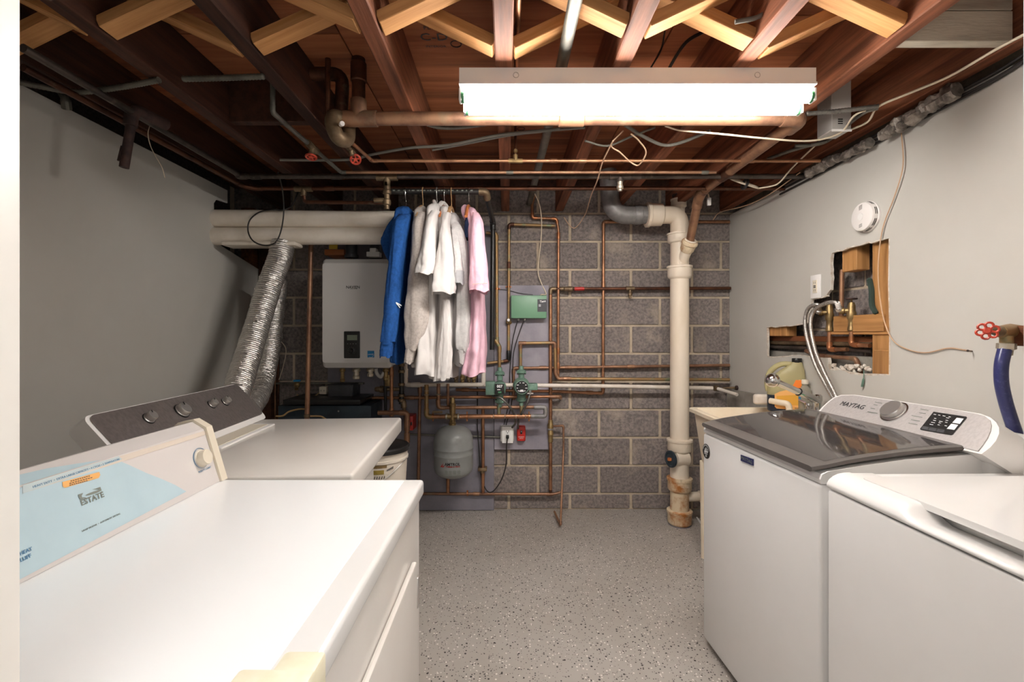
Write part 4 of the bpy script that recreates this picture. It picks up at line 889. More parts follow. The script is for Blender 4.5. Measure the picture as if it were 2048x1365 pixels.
c = P(965, 940, 3.36); obj('pipe_clamp', MB().rbox(c.x - .032, c.x + .032, 3.34, 3.40, c.z - .007, c.z + .016, .003).lathe([(.015, -.025), (.016, .012)], c, (0, 0, 1), 12), M['bronze'], t)
pipe('upright copper pipe left of the grey tank', W([(840, 772), (836, 1004)], 3.34), .0118, M['copper_brown'], coup=((0, .03),))
# white plastic condensate line
t = pipe('white plastic pipe running under the clothes and behind both pumps to the sink', W([(811, 728, 3.30), (811, 770, 3.30), (967, 770, 3.30), (1240, 773, 3.31), (1425, 777, 3.33)]), .0145, M['pvc_white'], name='white_plastic_pipe', coup=((1, .13), (0, .45)))
obj('upturn', MB().tube(fillet(W([(955, 770), (967, 770), (967, 742)], 3.29), .02), .0155, 12), M['pvc_white'], t)
obj('green_glue_mark', MB().lathe([(.0155, 0), (.0158, .001), (.0158, .018), (.0155, .019)], P(826, 770, 3.30), (1, 0, 0), 12), M['green'], t)
c = P(1428, 777, 3.33); obj('rusty_coupling', MB().lathe([(.015, 0), (.021, .003), (.021, .03), (.015, .034)], c, (1, 0, -.05), 12), M['bronze'], t)
obj('pipe_end', MB().tube(W([(1432, 777, 3.33), (1452, 783, 3.25), (1474, 790, 3.15)]), .012, 12), M['pvc_white'], t)
pn = thing('pipe_nipple', 'short rusty pipe nipple with end cap sticking from the wall by the sink', 'pipe', P(1460, 777, 3.3))
obj('nipple', MB().tube(W([(1446, 777, 3.36), (1471, 776, 3.30)]), .0085, 10), M['bronze'], pn)
obj('cap', MB().lathe([(.012, 0), (.016, .003), (.016, .014), (.012, .016)], P(1471, 776, 3.30), (1, -.1, 0), 10), M['rust'], pn)

# boiler-side distribution
pipe('copper pipe running level behind the grey tank from the electrical box to the violet panel', W([(712, 797, 3.34), (903, 795, 3.34), (1120, 794, 3.34), (1121, 797, 3.40)]), .0118, CB, coup=((0, .57), (1, .94)), fm=M['copper_brown'])
t = thing('heating_manifold', 'thick copper heating pipe with brass air separator above the grey tank', 'pipe', P(905, 852, 3.22))
ym = 3.22
obj('return_bend', MB().tube(fillet(W([(1068, 833), (1090, 833), (1092, 824), (1090, 815), (1068, 815)], ym), .03, 6), .0165, 14), M['lead'], t)
obj('main_pipe', MB().tube(W([(858, 834), (1072, 833)], ym), .0158, 14), CB, t)
obj('upper_pipe', MB().tube(W([(888, 816), (1070, 815)], ym + .03), .0125, 14), M['copper_brown'], t)
obj('greyed_length', MB().tube(W([(1062, 833), (1086, 833)], ym), .0164, 14), M['lead'], t)
obj('elbow', MB().tube(fillet(W([(853, 818), (853, 834), (868, 834)], ym), .03), .0185, 14), CG, t)
obj('riser', MB().tube(W([(853, 770), (853, 824)], ym), .0150, 14), CG, t)
obj('elbow', MB().tube(fillet(W([(876, 800), (877, 816), (890, 816.5)], ym + .03), .03), .0155, 14), M['copper_brown'], t)
obj('riser', MB().tube(W([(877, 768), (877, 808)], ym + .03), .0130, 14), M['copper_brown'], t)
obj('riser', MB().tube(W([(896, 768), (896, 812)], ym + .06), .0095, 12), M['copper_brown'], t)
for px, py in ((853, 782), (853, 790), (877, 790)):
    c = P(px, py, ym); obj('solder_ring', MB().torus(c, (0, 0, 1), .0165, .003, 14, 6), M['solder'], t)
c = P(905, 830, ym)
sep = obj('air_separator', MB().lathe([(.020, -.077), (.024, -.075), (.024, -.055), (.0195, -.05), (.0195, .0), (.0215, .03), (.0215, .06), (.0235, .062), (.0235, .075), (.018, .08), (.018, .105), (.012, .115), (.012, .12)], c, (0, 0, 1), 18).tube([c + V((-.05, 0, -.012)), c + V((.05, 0, -.012))], .0185, 12), M['brass'], t)
for s in (-1, 1): obj('union_ring', MB().lathe([(.017, 0), (.0235, .003), (.0235, .012), (.017, .016)], c + V((s * .033, 0, -.012)), (s, 0, 0), 12), M['solder'], sep)
for px in (866, 934, 1058):
    cpx = P(px, 833.5, ym); obj('pipe_clamp', MB().lathe([(.0165, -.006), (.019, -.005), (.019, .005), (.0165, .006)], cpx, (1, 0, 0), 14).rbox(cpx.x - .005, cpx.x + .005, cpx.y - .004, cpx.y + .004, cpx.z - .034, cpx.z + .034, .002, 1), M['copper_bright'], t)
for px in (987, 1010, 1032, 1051): obj('solder_ring', MB().torus(P(px, 833, ym), (1, 0, 0), .0155, .0022, 14, 6), M['solder'], t)
c = P(875, 825, ym - .01); obj('hanger_bracket', MB().rbox(c.x - .034, c.x + .034, c.y, c.y + .004, c.z - .009, c.z + .009, .008, 2), M['bronze'], t)
for px, yb in ((998, 800), (1043, 800)):
    obj('pump_riser', MB().tube(W([(px, yb), (px, 832)], ym + .01), .0125, 12), CG, t)
# expansion tank
tx = P(907, 900, 3.20)
t = thing('expansion_tank', 'rounded grey steel expansion tank hanging below the brass air separator', 'tank', (tx.x, 3.20, P(0, 952, 3.2).z))
zt = lambda py: CAM.z - (py - CY) / F * 3.2
rt = .1345
def seam(z0): return [(rt * 1.0, z0 - .006), (rt * 1.018, z0 - .002), (rt * 1.018, z0 + .002), (rt * 1.0, z0 + .006)]
prof = [(.001, zt(955)), (rt * .5, zt(953)), (rt * .8, zt(948)), (rt * .95, zt(941)), (rt, zt(932))] + seam(zt(907)) + seam(zt(895)) + [(rt, zt(880)), (rt * .97, zt(872)), (rt * .82, zt(861)), (rt * .6, zt(855)), (rt * .3, zt(852)), (.001, zt(851))]
obj('shell', MB().lathe(prof, (tx.x, 3.20, 0), seg=48, caps=False), M['tank'], t, angle=50)
obj('neck', MB().lathe([(.02, zt(853)), (.02, zt(848)), (.012, zt(846)), (.012, zt(840))], (tx.x - .006, 3.21, 0), seg=12), M['brass'], t)
def on_cyl(s, z, size, m, dx=0, bold=0, name='lettering'):
    o = text(s, size, (tx.x + dx, 3.20 - rt, z), (1, 0, 0), (0, 0, 1), m, t, name, bold=bold); return o
def wrap(o):
    w0 = wloc(o)
    for v in o.data.vertices:
        g = v.co + w0; a = (g.x - tx.x) / rt; v.co = V((tx.x + (rt + .0015) * math.sin(a), 3.20 - (rt + .0015) * math.cos(a), g.z)) - w0
wrap(on_cyl('AMTROL', zt(919), .026, M['print_dark'], .008, .0006))
wrap(on_cyl('THERM-X-TROL', zt(923.5), .0135, M['print_red'], .012, .0005))
lb = MB()
for j in range(6):
    for i in range(4):
        x0 = tx.x - .045 + i * .028 + (j % 2) * .003; lb.add([(x0, 3.20 - rt, zt(931 + j * 1.8)), (x0 + .02, 3.20 - rt, zt(931 + j * 1.8)), (x0 + .02, 3.20 - rt, zt(931.9 + j * 1.8)), (x0, 3.20 - rt, zt(931.9 + j * 1.8))], [(0, 1, 2, 3)])
wrap(obj('fine_print', lb, M['print_grey'], t, smooth=False, fix=False, kind='stuff'))
tr = MB()
for k in range(2): tr.sheet([(tx.x - .078 + k * .012, 3.2 - rt, zt(925)), (tx.x - .064 + k * .012, 3.2 - rt, zt(925)), (tx.x - .054 + k * .010, 3.2 - rt, zt(917 + k * 3))])
wrap(obj('red_emblem', tr, M['print_red'], t, smooth=False, fix=False))
pipe('short copper pipe below the grey tank reaching the level floor pipe', W([(896, 948), (896, 986)], 3.37), .0125, CB)

# circulator pumps
def pump(label, px, py, r, box_side, dial):
    c = P(px, py, 3.20)
    t = thing('circulator_pump', label, 'pump', c + V((0, 0, -.12)))
    yv = 3.23
    for s in (1, -1):
        f = c + V((0, yv - 3.20, s * .093)); d = V((0, 0, -s))
        obj('flange', MB().lathe([(.014, -.045), (.016, -.022), (.030, -.014), (.032, -.012), (.032, .004), (.020, .008), (.020, .045)], f, d, 16).rbox(f.x - .034, f.x + .034, f.y - .018, f.y + .018, f.z - .007, f.z + .007, .004), M['green_dark'], t)
        for q in (-1, 1): obj('flange_bolt', MB().lathe([(.005, -.014), (.005, .014)], f + V((q * .026, -.004, 0)), (0, 0, 1), 6), M['black'], t)
    obj('volute', MB().lathe([(r * 1.02, .03), (r * 1.12, .02), (r * 1.12, -.02), (r * .98, -.035), (r * .9, -.05)], c + V((0, .03, 0)), (0, 1, 0), 24).lathe([(r * .6, 0), (r * .6, .10)], c + V((0, .02, -.09)), (0, 0, 1), 14), M['green_dark'], t)
    fy_ = c.y - .062
    if dial: obj('motor', MB().lathe([(r * .98, 0), (r * .98, .045), (r * .9, .052)], c + V((0, -.01, 0)), (0, -1, 0), 28), M['green_dark'], t)
    else: obj('motor', MB().rbox(c.x - r, c.x + r, c.y - .062, c.y - .005, c.z - r, c.z + r, r * .45, 4), M['green_dark'], t)
    fc = obj('face_plate', MB().lathe([(r * .82, 0), (r * .82, .002)], V((c.x, fy_, c.z)), (0, -1, 0), 28) if dial else MB().rbox(c.x - r * .8, c.x + r * .8, fy_ - .002, fy_, c.z - r * .85, c.z + r * .85, .012, 3), M['black'], t, label='black face plate')
    if not dial:
        text('007', .025, (c.x, fy_ - .002, c.z + .016), (1, 0, 0), (0, 0, 1), M['print_white'], fc, bold=.0008)
        obj('face_print', MB().box(c.x - .016, c.x + .004, fy_ - .0042, fy_ - .003, c.z - .008, c.z - .003), M['print_white'], fc, smooth=False)
        obj('face_print', MB().box(c.x - .010, c.x + .012, fy_ - .0042, fy_ - .003, c.z - .028, c.z - .018), M['cap_green'], fc, smooth=False)
    else:
        dm = MB()
        for k in range(9):
            if k == 0: continue
            a = -PI / 2 + 2 * PI * k / 9; w_ = .004 if k % 2 else .007
            q = V((c.x + r * .6 * math.cos(a), fy_ - .0035, c.z + r * .6 * math.sin(a))); dm.box(q.x - w_, q.x + w_, q.y - .0005, q.y + .001, q.z - .0022, q.z + .0022)
        obj('dial_mark', dm, M['print_white'], fc, smooth=False, kind='stuff')
        obj('face_print', MB().prism([(c.x - .014, fy_ - .0035, c.z - .03), (c.x + .014, fy_ - .0035, c.z - .03), (c.x + .009, fy_ - .0035, c.z - .016), (c.x - .009, fy_ - .0035, c.z - .016)], (0, .001, 0)), M['print_white'], fc, smooth=False)
    bx = c.x + box_side * (r + .024)
    obj('terminal_box', MB().rbox(bx - .032, bx + .032, c.y - .05, c.y + .02, c.z - (.044 if not dial else .022), c.z + (.046 if not dial else .022), .005, 2), M['green_dark'] if dial else M['green_dark'], t)
    return c
c1 = pump('square faced dark green circulator pump marked 007, left of the two pumps', 999.5, 776, .040, -1, False)
c2 = pump('round dark green circulator pump with a black dial, right of the two pumps', 1043, 773, .052, 1, True)
conduit('grey flexible conduit curving from the square pump to the white outlet box', W([(984, 792, 3.2), (1002, 797, 3.16), (1020, 815, 3.17), (1030, 836, 3.24), (1030, 848, 3.3), (1024, 856, 3.34)]), .0085)
conduit('grey flexible conduit hanging from the round pump to the red switch', W([(1060, 786, 3.18), (1056, 802, 3.17), (1044, 826, 3.2), (1037, 842, 3.28), (1036, 858, 3.35)]), .0085)
cf = P(1060, 785, 3.17); tag(obj('conduit_connector', MB().lathe([(.012, 0), (.014, .008), (.014, .02), (.010, .03), (.010, .045)], cf + V((0, 0, .03)), (0, 0, -1), 12).rbox(cf.x - .022, cf.x + .022, cf.y - .008, cf.y + .01, cf.z - .012, cf.z - .004, .002), M['steel']), 'steel conduit connector under the round pump', 'connector')

# green relay box
t = thing('control_box', 'green metal control box with a grey label on the violet panel', 'control box', P(1057, 638, 3.36))
a, b = P(1022, 591, 3.31), P(1093.5, 637, 3.31)
bx = obj('cover', MB().rbox(a.x, b.x, 3.31, 3.392, b.z, a.z, .006, 2), M['green'], t)
a2, b2 = P(1075, 599, 3.309), P(1094, 624, 3.309)
lbp = obj('label_plate', MB().rbox(a2.x, b2.x - .002, 3.3085, 3.312, b2.z, a2.z, .001, 1), M['grey_dark'], bx)
text('Taco', .021, V(((a2.x + b2.x) / 2 + .004, 3.3083, a2.z - .015)), (1, .0, .15), (.1, 0, 1), M['print_white'], bx, bold=.0006)
sm = MB()
for i in range(3): sm.box(a2.x + .008, a2.x + .024, 3.3075, 3.308, a2.z - .040 - i * .006, a2.z - .037 - i * .006)
obj('fine_print', sm, M['print_white'], lbp, smooth=False, kind='stuff')
for px in (1037, 1049): obj('cable_clamp', MB().lathe([(.008, 0), (.009, .012), (.006, .016)], P(px, 637.5, 3.35), (0, 0, -1), 10), M['steel'], t)
wire('left black cable dropping from the green control box', W([(1036, 640, 3.35), (1030, 660, 3.355), (1024, 690, 3.36), (1020, 740, 3.37), (1018, 800, 3.38), (1008, 850, 3.38)]), .0035, M['cable_black'])
wire('right black cable dropping from the green control box', W([(1048, 640, 3.35), (1040, 662, 3.355), (1031, 690, 3.36), (1026, 720, 3.365), (1024, 800, 3.38), (1012, 852, 3.38)]), .0035, M['cable_black'])
wire('thin white wire falling down the blocks to the green control box', W([(1070, 388, 3.1), (1079, 410, 3.2), (1083, 440, 3.3), (1082, 480, 3.38), (1076, 540, 3.40), (1082, 565, 3.4), (1092, 588, 3.38), (1082, 590, 3.37), (1079, 600, 3.32)]), .004, M['cable_white'])
wire('thin brown wire from the copper pipes to the green control box', W([(976, 580, 3.38), (1010, 580, 3.385), (1040, 587, 3.385), (1066, 590, 3.37)]), .002, M['cable_black'])

# outlet box, plug and red switch
t = thing('outlet_box', 'white surface outlet box with a black plug on the violet panel', 'outlet', P(1015, 886, 3.37))
a, b = P(1001, 853, 3.34), P(1028, 884, 3.34)
obj('box', MB().rbox(a.x, b.x, 3.34, 3.394, b.z, a.z, .006, 2), M['grey_box'], t)
a, b = P(1004, 853.5, 3.335), P(1026, 887, 3.335)
cv = obj('cover_plate', MB().rbox(a.x, b.x, 3.333, 3.341, b.z, a.z, .003, 2), M['plastic_white'], t)
so = MB(); q = P(1015, 864, 3.3325)
for dx, dz, w_, h in ((-.008, .003, .0016, .006), (.008, .003, .0016, .007), (0, -.009, .003, .003)): so.box(q.x + dx - w_, q.x + dx + w_, 3.3318, 3.333, q.z + dz - h, q.z + dz + h)
obj('socket_slot', so, M['dark_gap'], cv, smooth=False)
pg = thing('power_cord', 'black power cord plugged into the white outlet box and looping by the tank', 'cord', P(990, 985, 3.3))
q = P(1015, 874, 3.32); obj('plug', MB().rbox(q.x - .011, q.x + .011, 3.305, 3.333, q.z - .012, q.z + .012, .004), M['black'], pg)
obj('cord', MB().tube(spline(W([(1015, 876, 3.312), (1013, 895, 3.31), (1012, 930, 3.32), (1002, 962, 3.33), (985, 984, 3.345), (972, 980, 3.35), (962, 950, 3.37), (958, 900, 3.37), (955, 855, 3.38), (955, 800, 3.385), (955, 745, 3.39)]), 7), .0042, 8), M['cable_black'], pg)
t = thing('red_switch', 'red emergency switch with black toggle right of the white outlet box', 'switch', P(1042, 884, 3.37))
a, b = P(1034, 853, 3.35), P(1051, 883, 3.35)
obj('switch_plate', MB().rbox(a.x, b.x, 3.345, 3.394, b.z, a.z, .008, 3), M['red'], t)
q = P(1042.5, 865, 3.344); tg = obj('toggle', MB().rbox(q.x - .007, q.x + .007, 3.338, 3.346, q.z - .013, q.z + .012, .004).tube([(q.x, 3.34, q.z), (q.x, 3.322, q.z + .008)], .004, 8), M['black'], t)
text('EMERGENCY', .0075, (q.x, 3.3445, q.z - .034), (1, 0, 0), (0, 0, 1), M['print_white'], t)
text('SWITCH', .0075, (q.x, 3.3445, q.z - .045), (1, 0, 0), (0, 0, 1), M['print_white'], t)
pipe('grey conduit running level behind the tank to the white outlet box', W([(818, 869, 3.385), (1001, 875, 3.385)]), .007, M['galv'], name='conduit', elbows=False, coup=((0, .97),))
t = thing('red_switch', 'red switch box half hidden behind the rear dryer corner', 'switch', P(820, 860, 3.3))
a, b = P(817, 833, 3.27), P(826, 862, 3.27); obj('switch_plate', MB().rbox(a.x - .03, b.x, 3.27, 3.403, b.z, a.z, .006), M['red'], t)
a = P(822.5, 848, 3.268); obj('toggle', MB().rbox(a.x - .004, a.x + .006, 3.262, 3.272, a.z - .012, a.z + .012, .003), M['black'], t)

# boiler
t = thing('boiler', 'white wall hung boiler with a black display left of the hanging clothes', 'boiler', (-.96, 3.15, 1.07))
yb = 2.97
a, b = P(642, 517, yb), P(781, 737, yb)
obj('casing', MB().rbox(a.x + .004, b.x - .004, yb + .03, 3.36, b.z + .01, a.z - .004, .012, 3), M['boiler'], t)
fr = MB(); xa, xb, za, zb_ = a.x, b.x, b.z, a.z
def rr3(x0, x1, z0, z1, r, y): return [V((x, y, z)) for x, z in rrect(x0, x1, z0, z1, r, 5)]
fr.loft([rr3(xa, xb, za, zb_, .022, yb + .08), rr3(xa, xb, za, zb_, .022, yb + .035), rr3(xa + .008, xb - .008, za + .034, zb_ - .030, .02, yb + .002), rr3(xa + .012, xb - .012, za + .040, zb_ - .036, .018, yb)])
obj('front_cover', fr, M['boiler'], t, angle=25)
cpx = P(706, 575, yb); text('NAVIEN', .025, cpx, (1, 0, 0), (0, 0, 1), M['print_dark'], t, bold=.0004)
pb_ = MB()
for i in range(4): q = P(701 + i * 3.6, 578, yb); pb_.box(q.x, q.x + .008, yb - .0012, yb - .0004, q.z - .002, q.z + .002)
obj('fine_print', pb_, M['print_grey'], t, smooth=False, kind='stuff')
a, b = P(688, 663, yb), P(720, 717, yb)
dp = obj('display_panel', MB().rbox(a.x, b.x, yb - .006, yb + .004, b.z, a.z, .006, 3), M['black'], t, label='black control panel')
a, b = P(695, 670.5, yb), P(715, 681, yb); obj('screen', MB().box(a.x, b.x, yb - .0072, yb - .005, b.z, a.z), M['lcd'], dp, smooth=False)
kp = obj('dial', MB().lathe([(.020, 0), (.020, .003), (.013, .005), (.012, .014), (.010, .016)], P(704, 702, yb) + V((0, -.006, 0)), (0, -1, 0), 20), M['black'], dp)
dm = MB(); q0 = P(704, 702, yb)
for k in range(11):
    an = -PI * .25 + 1.5 * PI * k / 10; dm.box(q0.x + .0235 * math.cos(an) - .0012, q0.x + .0235 * math.cos(an) + .0012, yb - .0075, yb - .006, q0.z + .0235 * math.sin(an) - .0012, q0.z + .0235 * math.sin(an) + .0012)
for k in range(4): q = P(695 + k * 5.5, 688, yb); dm.box(q.x, q.x + .006, yb - .0075, yb - .006, q.z - .0015, q.z + .0015)
obj('dial_mark', dm, M['print_grey'], dp, smooth=False, kind='stuff')
a, b = P(735, 702, yb), P(748.5, 715.5, yb)
stk = obj('energy_sticker', MB().box(a.x, b.x, yb - .001, yb, b.z, a.z), M['sticker_blue'], t, smooth=False, label='square blue sticker')
text('energy', .0125, ((a.x + b.x) / 2 - .002, yb - .001, (a.z + b.z) / 2), (1, 0, .1), (0, 0, 1), M['print_white'], stk)
ac = MB(); cc_ = V(((a.x + b.x) / 2, yb - .002, (a.z + b.z) / 2 - .004)); ac.torus(cc_, (0, 1, 0), .017, .0008, 14, 5, PI * .1, PI * .95); obj('arc', ac, M['print_white'], stk)
obj('vent_collar', MB().lathe([(.046, 0), (.046, .018), (.038, .02), (.038, .16)], P(703, 516, 3.16), (0, 0, 1), 20), M['grey_dark'], t)
obj('intake_collar', MB().lathe([(.045, 0), (.045, .02), (.04, .022), (.04, .1)], P(752, 516, 3.16), (0, 0, 1), 20), M['grey_dark'], t)
q = P(750, 508, 3.05); obj('vent_clip', MB().rbox(q.x - .042, q.x + .042, 3.0, 3.06, q.z - .026, q.z + .006, .004).rbox(q.x - .02, q.x + .02, 3.0, 3.06, q.z + .0, q.z + .03, .004), M['grey_box'], t)
for px, w_, h, m in ((685, .016, .07, 'brass'), (713, .024, .05, 'solder'), (741, .022, .035, 'solder'), (772, .018, .06, 'brass')):
    q = P(px, 737, 3.14); obj('bottom_fitting', MB().lathe([(w_, 0), (w_ * 1.2, .008), (w_ * 1.2, .02), (w_ * .8, .024), (w_ * .8, h), (w_, h + .003), (w_, h + .02), (w_ * .6, h + .024)], q, (0, 0, -1), 10), M[m], t)
obj('condensate_trap', MB().tube(spline([P(752, 738, 3.14), P(754, 748, 3.14), P(762, 754, 3.14), P(768, 745, 3.14)]), .012, 10), M['grey_box'], t)
t = thing('yellow_tag', 'yellow tag on a wooden bracket above the boiler', 'tag', P(668, 510, 3.2))
a, b = P(659, 487, 3.2), P(676, 499, 3.2); obj('tag_card', MB().rbox(a.x, b.x, 3.19, 3.194, b.z, a.z, .001, 1), M['yellow'], t)
a, b = P(651, 500, 3.22), P(690, 511, 3.22); obj('bracket', MB().rbox(a.x, b.x, 3.2, 3.40, b.z, a.z, .003), M['hang_dark'], t)

# pipes under the boiler
t = pipe('upright copper pipe under the boiler right corner', W([(783, 726), (783, 828)], 3.15), .0125, CB, coup=((0, .2), (0, .97)))
t = pipe('level brown pipe turning down to the pail behind the rear dryer', W([(756, 826), (814, 826), (814, 878)], 3.14), .0155, M['copper_brown'], coup=((1, .5), (1, .97)))
t = thing('gas_drop', 'black iron gas drop with unions under the boiler', 'pipe', P(802, 818, 3.2))
c = P(803, 727, 3.2)
obj('pipe_length', MB().tube([c, c + V((0, 0, -.28))], .0165, 14), M['abs'], t)
obj('cap', MB().lathe([(.015, 0), (.019, .01), (.019, .05), (.012, .055), (.012, .08)], c + V((.012, 0, -.255)), (.1, 0, -1), 12), M['bronze'], t)
for h in (.0, .045, .135, .21, .245): obj('union_ring', MB().lathe([(.017, 0), (.0225, .003), (.0225, .018), (.017, .022)], c + V((0, 0, -h)), (0, 0, -1), 12), M['bronze'], t)
obj('shutoff_valve', MB().lathe([(.013, 0), (.018, .01), (.018, .03), (.024, .035), (.024, .06), (.013, .065), (.013, .17)], P(750, 779, 3.2), (1, 0, 0), 12), M['bronze'], t)
obj('flex_line', MB().tube(spline(W([(770, 745, 3.18), (771, 790, 3.18), (771, 828, 3.18)])), .010, 10), M['abs'], t)
obj('yellow_valve', MB().rbox(P(770, 760, 3.15).x, P(780, 760, 3.15).x, 3.14, 3.17, P(775, 773, 3.15).z, P(775, 750, 3.15).z, .004), M['brass'], t)
t = thing('zone_valves', 'cluster of brass zone valves half hidden behind the white shirts', 'valve', P(930, 764, 3.33))
for k, px in enumerate((912, 925, 938, 948)):
    c = P(px, 757, 3.33); obj('valve_body', MB().lathe([(.010, -.03), (.014, -.026), (.014, -.008), (.020, -.004), (.020, .014), (.012, .018), (.012, .04)], c, (0, 0, 1), 10).lathe([(.012, 0), (.014, .02), (.009, .03)], c, (0, -1, 0), 10), M['brass' if k % 2 else 'bronze'], t)

# dark corner behind the rear dryer
t = thing('brown_pipe', 'tall brown copper pipe standing left of the boiler', 'pipe', P(616, 838, 3.0))
obj('pipe_length', MB().tube(W([(622, 488, 3.05), (614, 842, 3.0)]), .0155, 14), M['copper_brown'], t)
obj('end_fitting', MB().lathe([(.014, 0), (.019, .004), (.019, .02), (.014, .024)], P(614, 836, 3.0), (0, 0, 1), 12), M['bronze'], t)
for i, (px, m, lab) in enumerate(((545, 'copper_dark', 'leftmost dark upright pipe beside the foil duct'), (551, 'copper_brown', 'middle one of three upright pipes beside the foil duct'), (557, 'copper_dark', 'upright pipe beside the foil duct nearest the boiler'))):
    pipe(lab, W([(px, 425, 3.415), (px - 1, 850, 3.415)]), .0095, M[m], elbows=False)
q = P(557, 672, 3.36); t = thing('cable_box', 'small grey cable box on the upright pipes beside the foil duct', 'box', q)
obj('box', MB().rbox(q.x - .03, q.x + .012, 3.345, 3.4065, q.z - .022, q.z + .022, .004), M['grey_box'], t)
obj('cable', MB().tube(spline(W([(560, 680, 3.36), (572, 700, 3.38), (566, 735, 3.39), (558, 760, 3.39)])), .003, 6), M['cable_white'], t)
c = P(594, 770, 3.30); t = thing('hose_bib', 'small brass valve with a blue handle in the dark corner', 'valve', c)
obj('body', MB().lathe([(.012, -.02), (.02, -.01), (.02, .012), (.012, .02)], c, (0, 0, 1), 12).lathe([(.010, 0), (.012, .03), (.014, .045)], c, (.3, -.8, -.6), 10), M['brass'], t)
obj('handle', MB().rbox(c.x - .024, c.x + .024, c.y - .01, c.y + .01, c.z + .022, c.z + .036, .004), M['sticker_blue'], t)
def dbox(label, px0, px1, py0, py1, y0, y1, m, name, cat):
    a, b = P(px0, py0, y0), P(px1, py1, y0); t = thing(name, label, cat, ((a.x + b.x) / 2, y0, b.z)); o = obj('housing', MB().rbox(a.x, b.x, y0, y1, b.z, a.z, .004, 2), m, t); return t, a, b
t, a, b = dbox('dark grey electrical box with a scuffed cover below the boiler', 656, 706, 770, 803, 3.24, 3.40, M['grey_dark'], 'electrical_box', 'box')
obj('cover_plate', MB().rbox(a.x + .004, b.x - .004, 3.234, 3.242, b.z + .004, a.z - .004, .002), M['grey_dark'], t)
t, a, b = dbox('small cream outlet left of the dark electrical box', 638, 652.5, 774, 789, 3.28, 3.33, M['cream'], 'outlet', 'outlet')
so = MB()
for k in (-1, 1):
    q = P(645 + k * 3.2, 782, 3.279)
    for dx in (-.003, .003): so.box(q.x + dx - .0008, q.x + dx + .0008, 3.2785, 3.2802, q.z - .005, q.z + .005)
obj('socket_slot', so, M['dark_gap'], t, smooth=False)
t, a, b = dbox('long dark blue steel cabinet low behind the rear dryer', 556, 742, 812, 880, 3.10, 3.38, M['blue_dark'], 'steel_cabinet', 'cabinet')
obj('upper_shelf', MB().rbox(a.x + .05, b.x - .06, 3.06, 3.38, a.z + .012, a.z + .045, .004), M['black'], t)
obj('screw', MB().lathe([(.006, 0), (.005, .003)], P(677, 823, 3.099), (0, -1, 0), 10), M['steel'], t)
a, b = P(551, 766, 3.36), P(726, 769.5, 3.36)
tag(obj('metal_strut', MB().rbox(a.x, b.x, 3.36, 3.40, b.z, a.z, .002), M['galv']), 'thin grey metal strut along the wall under the boiler', 'strut')
wire('tan cable drooping beneath the small cream outlet', W([(594, 790, 3.3), (602, 794, 3.28), (615, 793, 3.26), (630, 792, 3.28), (640, 785, 3.31)]), .004, M['cable_tan'])
wire('tan cable draped behind the rear dryer top left', W([(552, 833, 3.05), (566, 832, 3.05), (578, 824, 3.06), (598, 819, 3.06), (613, 819, 3.06)]), .006, M['cable_tan'])
wire('tan cable draped behind the rear dryer top right', W([(616, 833, 3.02), (640, 833, 3.05), (650, 838, 3.05), (656, 842, 3.05)]), .006, M['cable_tan'])

# white vent pipes on the left
for lab, pts in (('upper of the two fat white vent pipes crossing above the boiler', [(424, 437.5, 2.87), (830, 440, 2.95)]), ('lower of the two fat white vent pipes crossing above the boiler', [(424, 473, 2.87), (840, 472, 2.95)])):
    a, b = W(pts); t = thing('vent_pipe', lab, 'pipe', a)
    obj('pipe_length', MB().tube([a, b], .054, 24), M['pvc'], t)
    if 'lower' in lab: obj('duct_collar', MB().rbox(P(455, 0, 2.88).x, P(600, 0, 2.88).x, 2.81, 2.93, a.z - .067, a.z - .04, .012), M['pvc'], t)
    if 'upper' in lab: obj('coupling', MB().lathe([(.054, 0), (.059, .004), (.059, .06), (.054, .064)], b - V((.12, 0, 0)), (1, 0, 0), 24), M['pvc'], t)
wire('thin black cable looped over the fat white vent pipes', W([(556, 345, 2.6), (563, 370, 2.7), (567, 400, 2.78), (567, 432, 2.80), (561, 465, 2.80), (550, 486, 2.79), (528, 491, 2.79), (506, 482, 2.79), (496, 462, 2.80), (500, 440, 2.80), (520, 424, 2.81), (545, 420, 2.82), (568, 420, 2.83), (585, 410, 2.86), (596, 385, 2.9)]), .0045, M['cable_black'])
# foil dryer ducts
def duct(label, pts, r, seed):
    p = spline(pts, 30); q = []; rs = []; L = sum((p[i + 1] - p[i]).length for i in range(len(p) - 1)); n = int(L / .0065); acc = [0]
    for i in range(len(p) - 1): acc.append(acc[-1] + (p[i + 1] - p[i]).length)
    j = 0
    for i in range(n + 1):
        s = L * i / n
        while j < len(p) - 2 and acc[j + 1] < s: j += 1
        f = (s - acc[j]) / max(1e-9, acc[j + 1] - acc[j]); q.append(p[j].lerp(p[j + 1], f)); rs.append(r * (1.0 if i % 2 else .968))
    mb = MB().tube(q, rs, 26); c = mb.v; m = len(q); out = []
    for i, v in enumerate(mb.v):
        ce_ = q[i // 26]; d = (v - ce_); k = 1 + .05 * noise.noise(v * 17 + V((seed, 0, 0))) + .06 * noise.noise(v * 70); out.append(ce_ + d * k)
    mb.v = out
    return tag(obj('foil_duct', mb, M['foil'], angle=22), label, 'duct')
duct('longer foil dryer duct slanting from the vent pipes down to the rear dryer', [P(566, 486, 2.86), P(560, 515, 2.84), P(538, 575, 2.78), P(515, 650, 2.68), P(492, 725, 2.55), P(472, 790, 2.40), P(462, 830, 2.28)], .068, 1)
duct('kinked foil dryer duct behind, bending down to the rear dryer top', [P(556, 560, 3.0), P(549, 620, 2.98), P(541, 690, 2.92), P(530, 750, 2.80), P(517, 790, 2.62), P(496, 822, 2.40), P(476, 850, 2.22)], .060, 2)
